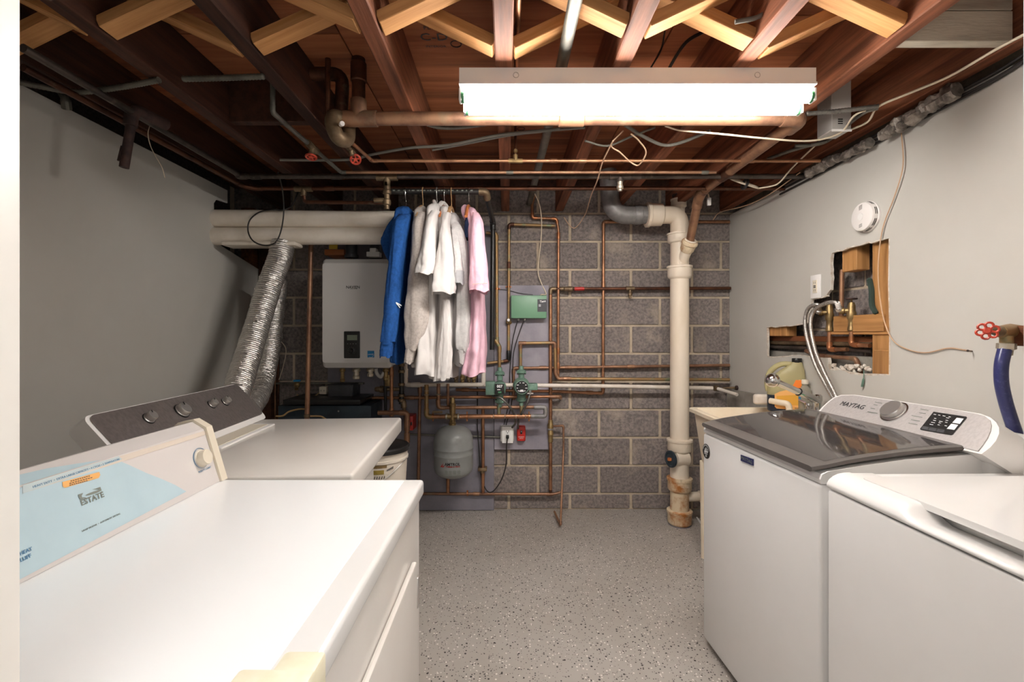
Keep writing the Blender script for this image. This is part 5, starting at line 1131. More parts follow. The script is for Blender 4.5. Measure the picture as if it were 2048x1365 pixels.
# pails by the rear dryer
pc = V((-.685, 2.52, 0)); SP = .91
for k, lab in enumerate(('white pail standing on the floor under the printed pail', 'white pail with olive print and black lid beside the rear dryer')):
    z0 = .001 + k * .350
    t = thing('pail', lab, 'pail', (pc.x, pc.y, z0), 'stacked pails')
    zs = lambda pr: [(r_, h_ * SP) for r_, h_ in pr]
    obj('body', MB().lathe(zs([(.128, 0), (.13, .005), (.144, .30), (.150, .302), (.150, .315), (.145, .317), (.147, .35), (.152, .352), (.152, .36)]), (pc.x, pc.y, z0), (0, 0, 1), 36), M['pail'], t)
    obj('lid', MB().lathe(zs([(.157, .352), (.157, .372), (.150, .38), (.13, .378), (.12, .382), (.001, .382)]), (pc.x, pc.y, z0), (0, 0, 1), 36, caps=False), M['black'], t, label='black lid')
    if k:
        def cyl(a, z): r_ = .1315 + (z / .30) * .0137; return V((pc.x + r_ * math.sin(a), pc.y - r_ * math.cos(a), z0 + z * SP))
        for (a0, a1, za, zb2, m) in ((-.9, .50, .281, .297, 'brass'), (-.9, .40, .246, .270, 'pail_olive'), (-.9, .25, .105, .145, 'pail_olive')):
            obj('printed_band', MB().grid(lambda u, v: cyl(a0 + (a1 - a0) * u, za + (zb2 - za) * v), 12, 1), M[m], t, fix=False)
        lm = MB(); rg = random.Random(2)
        for j in range(12):
            a0 = -.55 + j * .085; lm.add([cyl(a0, .219), cyl(a0 + .03, .219), cyl(a0 + .055, .236), cyl(a0 + .025, .236)], [(0, 1, 2, 3)])
        for j in range(5): lm.add([cyl(.5 + j * .05, .262 + j * .002), cyl(.53 + j * .05, .262 + j * .002), cyl(.54 + j * .05, .272 + j * .003), cyl(.51 + j * .05, .272 + j * .003)], [(0, 1, 2, 3)])
        lm.v = [v + (v - V((pc.x, pc.y, v.z))).normalized() * .001 for v in lm.v]
        obj('printed_mark', lm, M['print_dark'], t, smooth=False, fix=False, kind='stuff')
    obj('handle', MB().tube(spline([V((pc.x + .150 * math.sin(a), pc.y - .150 * math.cos(a), z0 + .28 - .11 * math.cos((a + .2) * .9) ** 2)) for a in [-1.6 + 3.0 * i / 10 for i in range(11)]], 4), .003, 6), M['steel'], t)

# ================================================================ clothes rail and clothes
YR = 2.72
ra, rb = P(770, 383, YR), P(968, 384, YR)
t = thing('clothes_rail', 'black plastic pipe with an elbow used as a clothes rail', 'rail', P(984, 575, 3.3))
obj('rail_length', MB().tube([ra, rb], .0165, 16), M['abs'], t)
obj('elbow', MB().tube(fillet([rb - V((.03, 0, 0)), rb + V((.012, 0, 0)), rb + V((.018, .04, -.03))], .03, 7), .022, 16), M['bronze'], t)
k1 = P(986, 446, 3.25)
obj('sloping_length', MB().tube([rb + V((.016, .03, -.022)), k1], .0165, 16), M['abs'], t)
obj('lower_elbow', MB().tube(fillet([k1 - (k1 - rb).normalized() * .04, k1, k1 + V((0, .0, -.05))], .03, 6), .021, 16), M['abs'], t)
obj('drop_length', MB().tube([k1, P(984, 700, 3.25)], .0165, 16), M['abs'], t)
pm = MB(); rg = random.Random(5)
x = ra.x + .05
while x < rb.x - .05:
    w_ = rg.uniform(.006, .016); pm.add([(x, YR - .0168, ra.z - .003), (x + w_, YR - .0168, ra.z - .003), (x + w_, YR - .0166, ra.z + .004), (x, YR - .0166, ra.z + .004)], [(0, 1, 2, 3)]); x += w_ + rg.uniform(.003, .02)
obj('printed_line', pm, M['print_grey'], t, smooth=False, fix=False, kind='stuff')

def hanger(label, px, ytop, m, arms, hook, lean=0.0):
    """hook over the rail, arms running toward and away from the viewer"""
    c = P(px, 383, YR); z = CAM.z - (ytop - CY) / F * YR
    t = thing('clothes_hanger', label, 'hanger', (c.x, YR, z - .10), 'hangers on the black rail')
    obj('hook', MB().tube(spline([V((c.x, YR + .022, c.z - .012)), V((c.x, YR + .02, c.z + .012)), V((c.x, YR, c.z + .0225)), V((c.x, YR - .021, c.z + .010)), V((c.x, YR - .016, c.z - .03)), V((c.x + lean * .5, YR, c.z - .055)), V((c.x + lean, YR, z + .004))], 6), .0022, 8), hook, t)
    obj('arms', MB().tube(spline([V((c.x + lean, YR - .20, z - .105)), V((c.x + lean, YR - .10, z - .03)), V((c.x + lean, YR, z)), V((c.x + lean, YR + .10, z - .03)), V((c.x + lean, YR + .20, z - .105))], 6), arms, 10), m, t)
    return t
hanger('wire hanger holding the blue hoodie', 812, 415, M['chrome'], .003, M['chrome'])
hanger('tan hanger holding the heather grey sweatshirt', 846, 414, M['hang_wood'], .006, M['hang_wood'])
hanger('wire hanger holding the front white tee', 874, 414, M['steel'], .003, M['steel'])
hanger('orange wood hanger holding the second white tee', 889, 414, M['hang_dark'], .006, M['chrome'])
hanger('pale wooden hanger with bare shoulder holding the pale grey sweater', 903, 418, M['hang_wood'], .012, M['hang_wood'], .0)
hanger('orange wooden hanger holding the pink shirt', 938, 414, M['hang_dark'], .009, M['chrome'])

def cloth(name, parent, rows, m, seed, amp=.06, seg=64, n=64, fold=5, cap=True, label=None):
    """rows: (px_left, px_right, py, centre depth y, half depth); rings are interpolated down the garment and rippled into folds"""
    R = []
    for a, b, py, y, hd in rows: l, r = P(a, py, y), P(b, py, y); R.append(((l.x + r.x) / 2, abs(r.x - l.x) / 2, l.z, y, hd))
    def at(f):
        i = min(len(R) - 2, int(f)); u = f - i; p = [R[max(0, i - 1)], R[i], R[i + 1], R[min(len(R) - 1, i + 2)]]
        return [.5 * (2 * p[1][k] + (p[2][k] - p[0][k]) * u + (2 * p[0][k] - 5 * p[1][k] + 4 * p[2][k] - p[3][k]) * u * u + (3 * p[1][k] - p[0][k] - 3 * p[2][k] + p[3][k]) * u ** 3) for k in range(5)]
    rings = []
    for j in range(n + 1):
        f = (len(R) - 1) * j / n; x, hw, z, y, hd = at(f); g = j / n; ring = []
        for k in range(seg):
            a = 2 * PI * k / seg; ca, sa = math.cos(a), math.sin(a)
            e = 2 / 2.6; sx = math.copysign(abs(ca) ** e, ca); sy = math.copysign(abs(sa) ** e, sa)
            amp_ = amp * 1.5; rip = amp_ * (.2 + .8 * g) * math.sin(fold * a + seed + 2.2 * noise.noise(V((seed, g * 2.1, .3)))) + amp_ * .9 * noise.noise(V((ca * 1.6 + seed, sa * 1.6, g * 7))) + amp_ * .7 * noise.noise(V((ca * 3.4, sa * 3.4 + seed, g * 15)))
            hm = .010 * math.sin(3 * a + seed) * (1 if j == n else 0)
            ring.append(V((x + hw * sx * (1 + rip), y + hd * sy * (1 + rip * .6), z + hm)))
        rings.append(ring)
    return obj(name, MB().loft(rings, caps=cap), m, parent, angle=80, label=label)
Yn = 2.47
# blue hoodie
t = thing('hoodie', 'royal blue hoodie, leftmost of the hanging clothes', 'hoodie', P(795, 725, 2.7), 'clothes on the rail')
cloth('body', t, [(806, 820, 417, 2.72, .05), (799, 829, 432, 2.72, .16), (793, 827, 470, 2.72, .20), (790, 824, 540, 2.72, .22), (790, 820, 620, 2.71, .22), (789, 814, 690, 2.71, .20), (792, 813, 723, 2.70, .18)], M['fabric_blue'], 1.3, .08)
cloth('sleeve', t, [(800, 822, 430, 2.58, .03), (788, 818, 450, 2.53, .06), (780, 808, 520, 2.50, .06), (774, 803, 580, 2.48, .06), (768, 796, 640, 2.46, .055), (763, 790, 686, 2.45, .05)], M['fabric_blue'], 2.9, .07)
cloth('sleeve', t, [(808, 822, 430, 2.86, .03), (800, 822, 470, 2.92, .06), (798, 820, 560, 2.94, .06), (796, 818, 700, 2.94, .05)], M['fabric_blue'], 4.9, .07)
cloth('hood', t, [(800, 816, 428, 2.70, .05), (784, 816, 448, 2.72, .10), (770, 806, 476, 2.74, .12), (766, 796, 494, 2.74, .11), (774, 790, 516, 2.74, .06), (780, 788, 528, 2.74, .02)], M['fabric_blue'], 5.1, .07)
cloth('cuff', t, [(763, 787, 684, 2.45, .043), (761, 785, 700, 2.45, .042), (761, 783, 713, 2.45, .042)], M['fabric_blue'], 1.0, .03, fold=11, cap=False)
obj('drawstring', MB().tube(spline(W([(789, 597, 2.44), (792, 606, 2.43), (797, 612, 2.43), (800, 616, 2.43)])), .003, 8).tube(W([(793, 606, 2.432), (803, 612, 2.432)]), .003, 8), M['print_white'], t, label='white drawstring tip')
# heather grey sweatshirt
t = thing('sweatshirt', 'heather grey sweatshirt with long sleeve between the blue hoodie and white tees', 'sweatshirt', P(838, 725, 2.7), 'clothes on the rail')
cloth('body', t, [(839, 852, 416, 2.72, .05), (833, 858, 436, 2.72, .16), (830, 862, 480, 2.72, .20), (828, 864, 560, 2.72, .22), (824, 860, 640, 2.72, .22), (826, 858, 700, 2.72, .22), (828, 856, 727, 2.72, .21)], M['fabric_grey'], 3.3, .06)
cloth('sleeve', t, [(836, 852, 426, 2.58, .03), (827, 852, 450, 2.54, .06), (824, 856, 510, 2.50, .065), (818, 860, 560, 2.48, .065), (812, 860, 620, 2.46, .06), (811, 852, 665, 2.45, .055), (812, 840, 698, 2.45, .045)], M['fabric_grey'], 2.2, .06)
cloth('cuff', t, [(812, 836, 696, 2.45, .042), (810, 830, 712, 2.45, .04), (809, 827, 725, 2.45, .04)], M['fabric_grey'], 2.0, .03, fold=11, cap=False)
# two white tees
t = thing('t_shirt', 'front white tee with a wide flared sleeve beside the grey sweatshirt', 't-shirt', P(850, 745, 2.7), 'clothes on the rail')
cloth('body', t, [(866, 882, 412, 2.70, .05), (858, 886, 428, 2.70, .16), (856, 888, 480, 2.68, .20), (852, 886, 560, 2.66, .22), (846, 886, 640, 2.66, .23), (841, 884, 700, 2.65, .24), (836, 884, 744, 2.65, .25)], M['fabric_white'], .6, .08, fold=6)
cloth('sleeve', t, [(862, 880, 424, 2.55, .04), (853, 874, 445, 2.51, .07), (846, 873, 490, 2.46, .08), (838, 873, 525, 2.42, .085), (832, 869, 550, 2.40, .085)], M['fabric_white'], 1.9, .06, cap=False)
obj('collar', MB().torus(P(872, 419, 2.71), (.95, .1, .25), .045, .012, 24, 8), M['fabric_white'], t)
t = thing('t_shirt', 'second white tee with a broad collar and sleeve hem facing front', 't-shirt', P(890, 758, 2.7), 'clothes on the rail')
cloth('body', t, [(884, 900, 416, 2.71, .05), (882, 906, 432, 2.71, .15), (882, 910, 480, 2.71, .20), (880, 912, 560, 2.71, .22), (876, 914, 640, 2.71, .22), (872, 913, 700, 2.70, .23), (866, 912, 752, 2.69, .24)], M['fabric_white'], 4.4, .08, fold=6)
cloth('sleeve', t, [(886, 902, 428, 2.57, .04), (883, 900, 455, 2.52, .07), (877, 906, 500, 2.46, .08), (868, 909, 550, 2.42, .085), (864, 908, 588, 2.40, .085)], M['fabric_white'], .7, .06, cap=False)
cloth('front_flap', t, [(884, 900, 600, 2.46, .02), (882, 903, 660, 2.45, .025), (877, 903, 720, 2.44, .025), (875, 898, 758, 2.44, .022)], M['fabric_white'], 3.1, .12)
obj('collar', MB().torus(P(890, 424, 2.71), (.9, -.35, .25), .05, .016, 24, 8), M['fabric_white'], t)
# pale grey sweater
t = thing('sweater', 'pale grey sweater with ribbed grey cuff between the white tee and pink shirt', 'sweater', P(922, 735, 2.7), 'clothes on the rail')
cloth('body', t, [(898, 914, 430, 2.74, .06), (900, 924, 450, 2.74, .17), (904, 932, 500, 2.74, .21), (908, 938, 580, 2.74, .22), (908, 940, 660, 2.74, .22), (910, 938, 726, 2.74, .20)], M['fabric_pale'], 2.8, .07)
cloth('sleeve', t, [(902, 918, 446, 2.60, .04), (904, 930, 470, 2.55, .06), (912, 938, 530, 2.53, .06), (913, 941, 610, 2.52, .055), (910, 939, 680, 2.51, .05), (914, 936, 700, 2.51, .045)], M['fabric_pale'], 1.1, .07)
cloth('cuff', t, [(914, 936, 698, 2.51, .042), (917, 931, 712, 2.51, .036), (918, 929, 726, 2.51, .034)], M['fabric_pale'], 2.0, .03, fold=10, cap=False)
cloth('folded_sleeve', t, [(902, 916, 460, 2.53, .03), (906, 922, 500, 2.48, .04), (908, 927, 545, 2.45, .042)], M['fabric_pale'], 5.0, .06)
cloth('ribbed_cuff', t, [(907, 928, 543, 2.45, .044), (908, 928, 556, 2.45, .044), (909, 928, 568, 2.45, .042)], M['fabric_greycuff'], .5, .03, fold=14, cap=False, label='darker ribbed cuff')
# pink shirt
t = thing('pink_shirt', 'pink tee with a wide sleeve, rightmost of the hanging clothes', 't-shirt', P(950, 745, 2.7), 'clothes on the rail')
cloth('body', t, [(934, 950, 420, 2.72, .06), (936, 958, 440, 2.72, .17), (940, 964, 500, 2.71, .21), (942, 968, 580, 2.70, .22), (942, 970, 640, 2.70, .22), (935, 972, 700, 2.69, .23), (927, 971, 744, 2.68, .24)], M['fabric_pink'], 3.7, .09, fold=6)
cloth('sleeve', t, [(944, 958, 428, 2.57, .04), (944, 966, 446, 2.52, .07), (942, 970, 490, 2.47, .08), (940, 975, 540, 2.43, .085), (939, 978, 584, 2.41, .085)], M['fabric_pink'], 1.6, .05, cap=False)
obj('collar', MB().torus(P(937, 430, 2.70), (.85, -.45, .3), .048, .015, 24, 8), M['fabric_pink'], t)
obj('sleeve_stitching', MB().tube(W([(945, 569, 2.325), (960, 567, 2.32), (974, 567, 2.33)]), .0012, 6), M['cable_beige'], t)
cloth('inner_lining', t, [(931, 944, 438, 2.60, .04), (929, 946, 455, 2.60, .05), (930, 942, 478, 2.60, .04)], M['fabric_navy'], 1.2, .04, label='navy fabric showing inside the collar')

# ================================================================ right wall things
def smoke(px, py):
    c = PX(px, py, XR - .0005); d = V((-1, 0, 0)); R = .067
    t = thing('smoke_detector', 'round white smoke detector on the right wall', 'smoke detector', c - V((0, 0, R)))
    obj('base', MB().lathe([(R * 1.02, 0), (R * 1.02, .008), (R * .97, .011)], c, d, 40), M['plastic_det'], t)
    h = obj('cover', MB().lathe([(R * .98, .009), (R * .98, .026), (R * .93, .034), (R * .8, .038), (.001, .039)], c, d, 40, caps=False), M['plastic_det'], t)
    obj('test_button', MB().lathe([(.016, .0385), (.0155, .0405), (.001, .041)], c, d, 24, caps=False), M['plastic_white'], h)
    for a0 in (.2, 1.0, 1.8, 2.6, 3.4, 4.2, 5.0, 5.8):
        for q, rr_ in enumerate((.984, .984)):
            obj('vent_slot', MB().torus(c + d * (.015 + q * .007), d, R * rr_, .0013, 8, 5, a0 - .25, a0 + .25), M['dark_gap'], h)
    for sgn, n_ in ((1, 4), (-1, 3)):
        for k in range(n_):
            q = c + d * .038 + V((0, 0, sgn * (.034 + k * .0055)) ); obj('grille_slot', MB().tube([q + V((0, -.009, .002)), q + V((0, .009, -.002))], .0012, 6), M['dark_gap'], h)
smoke(1738, 434)
a, b = PX(1623, 552, XR), PX(1643, 596, XR)
t = thing('outlet_plate', 'white outlet plate on the right wall at the corner of the torn opening', 'outlet', (XR, (a.y + b.y) / 2, b.z))
obj('plate', MB().rbox(XR - .007, XR - .0003, min(a.y, b.y), max(a.y, b.y), b.z, a.z, .003, 2), M['plastic_white'], t)
ym_, zm_ = (a.y + b.y) / 2, (a.z + b.z) / 2
ins_ = obj('outlet_insert', MB().rbox(XR - .010, XR - .006, ym_ - .017, ym_ + .017, zm_ - .034, zm_ + .034, .002), M['cream'], t)
so = MB()
for z in (.02, -.02):
    for y in (-.006, .006): so.box(XR - .0106, XR - .0098, ym_ + y - .001, ym_ + y + .001, zm_ + z - .005, zm_ + z + .005)
for z in (.004, -.004): so.box(XR - .011, XR - .0098, ym_ - .008, ym_ + .008, zm_ + z - .0025, zm_ + z + .0025)
obj('socket_slot', so, M['grey_dark'], ins_, smooth=False)

# valves and pipes in the opening
XV = 1.66
def vstack(px, top, bot, turn, lab):
    p0, p1 = PX(px, top, XV), PX(px, bot, XV); L = p0.z - p1.z
    t = thing('supply_valve', lab, 'valve', p1)
    obj('stem', MB().lathe([(.004, 0), (.004, .03), (.008, .034)], p0 + V((0, 0, -.03)), (0, 0, 1), 8), M['brass'], t)
    obj('valve_body', MB().lathe([(.011, 0), (.016, -.015), (.016, -.04), (.020, -.05), (.020, -.075), (.014, -.085), (.014, -.115), (.017, -.12), (.017, -.135), (.011, -.14)], p0 + V((0, 0, -.015)), (0, 0, 1), 14).lathe([(.012, 0), (.012, .025), (.016, .03), (.016, .045)], p0 + V((0, 0, -.055)), (-.75, .65, 0), 12), M['brass'], t)
    obj('valve_handle', MB().torus(p0 + V((0, 0, .002)), (0, 0, 1), .021, .004, 18, 6).tube([p0 + V((0, -.021, .002)), p0 + V((0, .021, .002))], .004, 6).tube([p0 + V((-.021, 0, .002)), p0 + V((.021, 0, .002))], .004, 6), M['rust'], t)
    obj('supply_pipe', MB().tube(fillet([p0 + V((0, 0, -.14)), p1, PX(*turn, XV + .01)], .03), .0105, 12), M['copper'], t)
    obj('elbow', MB().tube(fillet([p1 + V((0, 0, .04)), p1, p1 + (PX(*turn, XV + .01) - p1).normalized() * .04], .03), .0135, 12), M['copper_bright'], t)
    return p0 + V((0, 0, -.055)) + V((-.75, .65, 0)).normalized() * .045
h1 = vstack(1659, 604, 700, (1695, 699), 'brass supply valve on the left inside the torn opening')
h2 = vstack(1703, 599, 690, (1740, 692), 'brass supply valve on the right inside the torn opening')
pipe('copper pipe standing behind the valves inside the torn opening', [PX(1684, 540, 1.70), PX(1682, 650, 1.70)], .011, M['copper_brown'], elbows=False)
pipe('upper dark pipe lying along the torn opening', [PX(1538, 686, 1.70), PX(1745, 690, 1.70)], .0125, M['bronze'], name='dark_pipe', elbows=False, coup=((0, .5),))
pipe('lower dark pipe lying along the torn opening', [PX(1538, 694, 1.69), PX(1745, 702, 1.69)], .0105, M['iron'], name='dark_pipe', elbows=False)
pipe('old copper pipe bending down at the bottom of the torn opening', [PX(1612, 702, 1.665), PX(1640, 712, 1.665), PX(1712, 718, 1.665), PX(1722, 748, 1.68)], .010, M['copper_brown'], coup=((0, .2), (1, .1)))
tag(obj('dangling_wire', MB().tube(spline([PX(1728, 742, 1.645), PX(1727, 757, 1.632), PX(1724, 774, 1.630)]), [.002] * 7 + [.005] * 6, 6), M['green_dark']), 'dark scrap of wire dangling below the torn opening', 'wire')

def hose(lab, pts, r):
    t = thing('supply_hose', lab, 'hose', min(pts, key=lambda p: p.z)); p = spline(pts, 9)
    obj('braided_hose', MB().tube(p, r, 12), M['braid'], t)
    obj('hose_nut', MB().lathe([(r * 1.2, 0), (r * 1.7, .003), (r * 1.7, .018), (r * 1.2, .022)], pts[0], pts[1] - pts[0], 8), M['steel'], t)
    obj('crimp', MB().lathe([(r * 1.15, 0), (r * 1.25, .002), (r * 1.25, .03), (r * 1.15, .032)], p[3], p[5] - p[3], 12), M['plastic_white' if 'right' in lab else 'steel'], t)
hose('braided steel hose from the left brass valve down to the washing machine', [h1, PX(1636, 610, 1.60), PX(1618, 616, 1.585), PX(1610, 640, 1.58), PX(1615, 680, 1.58), PX(1630, 728, 1.58), PX(1650, 768, 1.58), PX(1668, 800, 1.57), PX(1680, 830, 1.56)], .0095)
hose('braided steel hose from the right brass valve arching over to the washing machine', [h2, PX(1672, 606, 1.60), PX(1650, 608, 1.585), PX(1628, 622, 1.575), PX(1621, 650, 1.565), PX(1630, 700, 1.565), PX(1647, 742, 1.565), PX(1664, 776, 1.565), PX(1678, 806, 1.56), PX(1690, 830, 1.56)], .0095)

# laundry sink
SX0, SX1, SY0, SY1, SZ = 1.075, 1.632, 2.10, 2.76, .862
t = thing('laundry_sink', 'cream plastic laundry sink between the soil stack and glass lid washer', 'sink', ((SX0 + SX1) / 2, (SY0 + SY1) / 2, 0))
def rect(x0, x1, y0, y1, z, r=.03): return [V((a, b, z)) for a, b in rrect(x0, x1, y0, y1, r, 4)]
ld = .10
obj('basin', MB().loft([rect(SX0 + .06, SX1 - .05, SY0 + .06, SY1 - .06, .50), rect(SX0 + .022, SX1 - .02, SY0 + .02, SY1 - .022, SZ - .03), rect(SX0 + .016, SX1 - .015, SY0 + .016, SY1 - .016, SZ - .028), rect(SX0 + .014, SX1 - .013, SY0 + .014, SY1 - .014, SZ - .002), rect(SX0, SX1, SY0, SY1, SZ - .022), rect(SX0, SX1, SY0, SY1, SZ - .004), rect(SX0 + .004, SX1 - .004, SY0 + .004, SY1 - .004, SZ), rect(SX0 + .03, SX1 - ld, SY0 + .03, SY1 - .03, SZ), rect(SX0 + .036, SX1 - ld - .006, SY0 + .036, SY1 - .036, SZ - .008), rect(SX0 + .08, SX1 - ld - .05, SY0 + .08, SY1 - .08, .54)]), M['cream_tub'], t, angle=40)
for x in (SX0 + .07, SX1 - .07):
    for y in (SY0 + .07, SY1 - .07): obj('leg', MB().tube([(x, y, .0), (x, y, .56)], [.018, .026], 10), M['cream_tub'], t)
obj('drain_ring', MB().torus((1.33, 2.43, .543), (0, 0, 1), .03, .004, 18, 6), M['steel'], t)
# faucet on the ledge
fx_ = 1.585; fb_ = V((fx_, 2.37, SZ))
t = thing('faucet', 'chrome faucet with a long spout and ball end on the sink ledge', 'faucet', fb_)
obj('base_plate', MB().rbox(fx_ - .028, fx_ + .028, 2.265, 2.465, SZ + .0005, SZ + .018, .008, 3), M['chrome'], t)
pe = P(1547, 762, 2.26); pe0 = V((fx_, 2.365, SZ + .095))
obj('body', MB().lathe([(.022, 0), (.02, .02), (.016, .03), (.016, .075), (.019, .08), (.019, .105), (.01, .112)], (fx_, 2.365, SZ + .015), (0, 0, 1), 16), M['chrome'], t)
dsp = (pe - pe0).normalized(); mid = pe0.lerp(pe, .45)
obj('spout_base', MB().tube([pe0, mid], .0185, 14), M['chrome'], t)
obj('spout', MB().tube([mid, pe - dsp * .01], .0165, 14), M['chrome'], t)
obj('spout_ring', MB().torus(mid, dsp, .0175, .003, 16, 6), M['black'], t)
obj('spray_ball', MB().lathe([(.034 * math.sin(a), -.034 * math.cos(a)) for a in [PI * i / 14 for i in range(15)]], pe + dsp * .008, (0, 0, 1), 20, caps=False), M['chrome'], t)
for y in (2.29, 2.44):
    hd = obj('tap', MB().lathe([(.017, 0), (.019, .004), (.014, .02), (.014, .04), (.018, .045), (.016, .056), (.006, .06)], (fx_, y, SZ + .016), (0, 0, 1), 14), M['chrome'], t)
    obj('lever', MB().tube([(fx_, y, SZ + .066), (fx_ - .02, y + (.05 if y > 2.35 else -.03), SZ + .082)], [.008, .005], 8), M['chrome'], hd)
# jug behind the spout
jb = V((1.565, 2.60, SZ + .0005))
t = thing('detergent_jug', 'yellow jug of dark detergent with orange label on the sink ledge', 'jug', jb)
def jring(z, wx, wy, cx=0.0): return [V((jb.x + a, jb.y + b + cx, jb.z + z)) for a, b in rrect(-wx, wx, -wy, wy, min(wx, wy) * .55, 4)]
Mj = Matrix.Translation(jb) @ Matrix.Rotation(math.radians(58), 4, 'Z') @ Matrix.Translation(-jb)
obj('lower_body', MB().loft([jring(0, .046, .086), jring(.008, .052, .093), jring(.09, .053, .094), jring(.094, .053, .094)]).xf(Mj), M['navy_liquid'], t, label='dark liquid filled lower half')
up_b = MB().loft([jring(.094, .053, .094), jring(.15, .052, .092), jring(.19, .048, .082, -.008), jring(.235, .036, .055, -.03), jring(.262, .024, .032, -.046), jring(.278, .021, .024, -.05)])
obj('upper_body', up_b.xf(Mj), M['jug'], t, label='see-through yellow upper half')
obj('handle', MB().tube(spline([jb + V((0, -.03, .265)), jb + V((0, .03, .262)), jb + V((0, .078, .22)), jb + V((0, .094, .16)), jb + V((0, .088, .11))], 7), .015, 12).xf(Mj), M['jug'], t)
obj('cap', MB().lathe([(.024, 0), (.025, .003), (.025, .02), (.023, .023)], jb + V((0, -.05, .276)), (0, 0, 1), 20).xf(Mj), M['black'], t)
sgnx = -1
lp_ = [(-.075, .02), (.045, .02), (.055, .03), (.055, .10), (.03, .115), (-.03, .135), (-.06, .185), (-.072, .185), (-.078, .17)]
lbl = obj('front_label', MB().prism([jb + V((-.0545, y, z)) for y, z in lp_], (.001, 0, 0)).xf(Mj), M['orange_label'], t, smooth=False)
obj('label_block', MB().prism([jb + V((-.056, y, z)) for y, z in ((-.072, .125), (-.02, .125), (-.045, .183), (-.07, .183))], (.001, 0, 0)).xf(Mj), mat('bright_orange', '#f0822e', .5), lbl, smooth=False)
obj('label_block', MB().prism([jb + V((-.056, y, z)) for y, z in ((-.070, .045), (.045, .045), (.045, .09), (-.070, .105))], (.001, 0, 0)).xf(Mj), mat('amber_label', '#d9a13c', .5), lbl, smooth=False)
bcm = MB()
for k in range(8): bcm.add([jb + V((-.0562, -.066 + k * .0035, .024)), jb + V((-.0562, -.0645 + k * .0035, .024)), jb + V((-.0562, -.0645 + k * .0035, .034)), jb + V((-.0562, -.066 + k * .0035, .034))], [(0, 1, 2, 3)])
obj('barcode', bcm.xf(Mj), M['print_dark'], lbl, smooth=False, fix=False, kind='stuff')
# clear bottle
cbt = P(1626, 806, 2.48); cbt = V((1.605, 2.50, SZ + .0005))
t = thing('clear_bottle', 'small clear plastic bottle behind the faucet', 'bottle', cbt)
obj('bottle', MB().lathe([(.028, 0), (.031, .005), (.031, .11), (.029, .13), (.018, .15), (.014, .155), (.014, .165)], cbt, (0, 0, 1), 24), M['clear'], t)
obj('cap', MB().lathe([(.017, .165), (.017, .185), (.015, .188)], cbt, (0, 0, 1), 16), M['cream'], t)
obj('label', MB().rbox(cbt.x - .0325, cbt.x - .0305, cbt.y - .014, cbt.y + .004, cbt.z + .075, cbt.z + .105, .0005, 1), M['sticker_blue'], t)
tag(obj('scrub_pad', MB().loft([[V((1.60 + .03 * math.cos(a) * s, 2.275 + .035 * math.sin(a) * s, SZ + .006 + h)) for a in [2 * PI * i / 12 for i in range(12)]] for s, h in ((.8, 0), (1, .012), (.9, .035), (.5, .05))]), M['green_leaf']), 'green scrub pad at the back of the sink ledge by the faucet', 'scrub pad')
# drain hose hooked over the sink, pinkish white paddle end
hz = SZ + .03
t = thing('drain_hose', 'white drain hose hooked over the far sink edge', 'hose', P(1540, 815, 2.55))
pts = [P(1508, 797, 2.66), P(1540, 802, 2.60), P(1562, 806, 2.55), P(1576, 808, 2.52), P(1579, 818, 2.52), P(1578, 828, 2.52)]
obj('hose_bend', MB().tube(fillet(pts[1:], .03), .0165, 14), M['cream_tub'], t)
a, b = P(1504, 788, 2.67), P(1538, 808, 2.67)
obj('hose_sleeve', MB().rbox(a.x, b.x, 2.63, 2.67, b.z, a.z, .014, 4), M['pvc_white'], t)
# cement board behind the sink
a, b = PX(1452, 778, 1.625), PX(1548, 786, 1.625)
tag(obj('backsplash_board', MB().prism([(1.612, 3.40, .58), (1.612, 2.80, .58), (1.612, 2.80, .902), (1.612, 3.05, .905), (1.612, 3.40, .892)], (.025, 0, 0)), M['concrete_board'], smooth=False), 'mottled grey cement board leaning on the wall behind the sink', 'board')
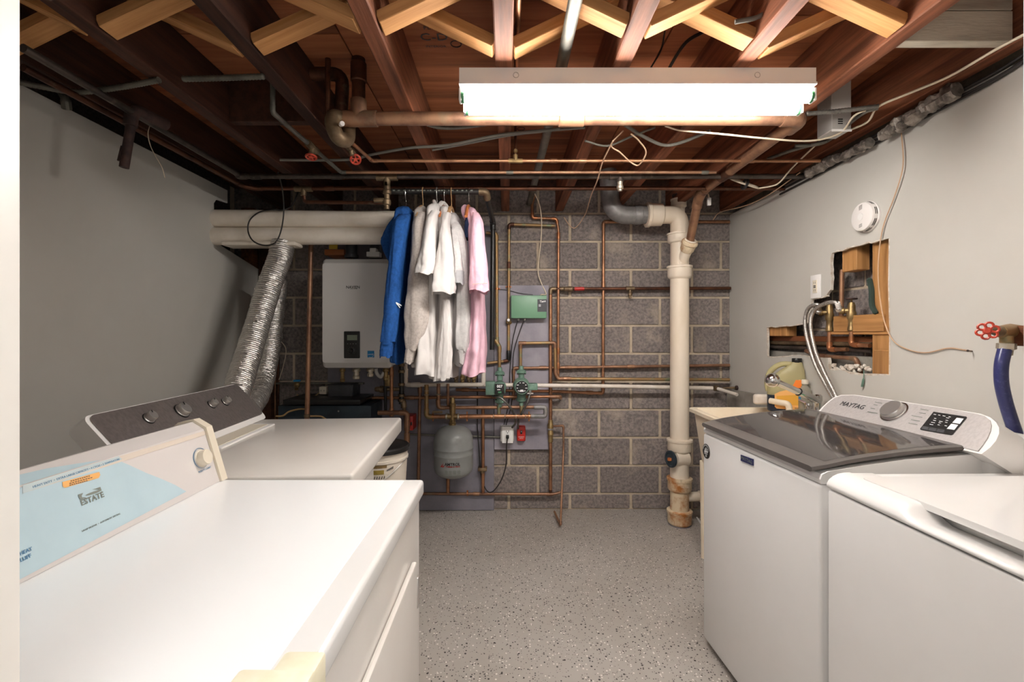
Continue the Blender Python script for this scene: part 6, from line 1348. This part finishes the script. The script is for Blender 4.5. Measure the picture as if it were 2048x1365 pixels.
# scrap and nozzle on the floor by the stack
tag(obj('plastic_scrap', MB().tube(spline([PZ(1394, 1036, .008), PZ(1404, 1050, .010), PZ(1415, 1062, .014)]), [.006] * 7 + [.014] * 6, 8), M['plastic_white']), 'white plastic scrap on the floor beside the soil stack', 'scrap')

# hose valve at the right edge
vc = P(1975, 662, 1.40)
t = thing('hose_valve', 'old brass hose valve with a red flower wheel on the right wall', 'valve', vc - V((0, 0, .05)))
wm = MB(); nd = V((-.75, -.66, .05)).normalized(); a_ = nd.cross(V((0, 0, 1))).normalized(); b_ = nd.cross(a_)
for k in range(6):
    an = 2 * PI * k / 6 + .3; wm.torus(vc + (a_ * math.cos(an) + b_ * math.sin(an)) * .0165, nd, .0088, .0037, 12, 6)
wm.lathe([(.008, -.004), (.010, 0), (.007, .006)], vc, nd, 12)
obj('wheel_handle', wm, M['red_wheel'], t, label='red flower shaped wheel')
vb0, vb1, vb2 = vc - nd * .004, P(2012, 662, 1.43), P(2048, 664, 1.46)
obj('bonnet', MB().tube([vb0, P(1986, 662, 1.41), P(1996, 663, 1.42), vb1], [.007, .012, .017, .016], 12), M['bronze'], t)
obj('body', MB().tube([P(2000, 664, 1.42), P(2020, 662, 1.44), vb2 + V((.04, .03, 0))], [.018, .022, .018], 14), M['copper_green'], t)
sp = P(2013, 672, 1.425)
obj('outlet', MB().tube([sp, sp + V((.0, 0, -.022))], .016, 12), M['copper_green'], t)
obj('hose_nut', MB().lathe([(.017, 0), (.0225, .002), (.0225, .018), (.016, .022), (.015, .038)], sp + V((0, 0, -.022)), (-.05, 0, -1), 8), M['solder'], t)
tag(obj('blue_hose', MB().tube(spline([P(2010, 697, 1.425), P(2003, 730, 1.42), P(2003, 765, 1.42), P(2010, 800, 1.42), P(2022, 840, 1.42), P(2036, 880, 1.42), P(2046, 910, 1.42)], 8), .0168, 16), M['hose_blue']), 'navy ribbed hose hanging from the red wheel valve', 'hose')
tag(obj('wood_block', MB().rbox(1.565, 1.639, 1.36, 1.48, P(0, 692, 1.45).z, P(0, 652, 1.45).z, .004), M['brown_board']), 'dark wooden block behind the hose valve', 'wood block')
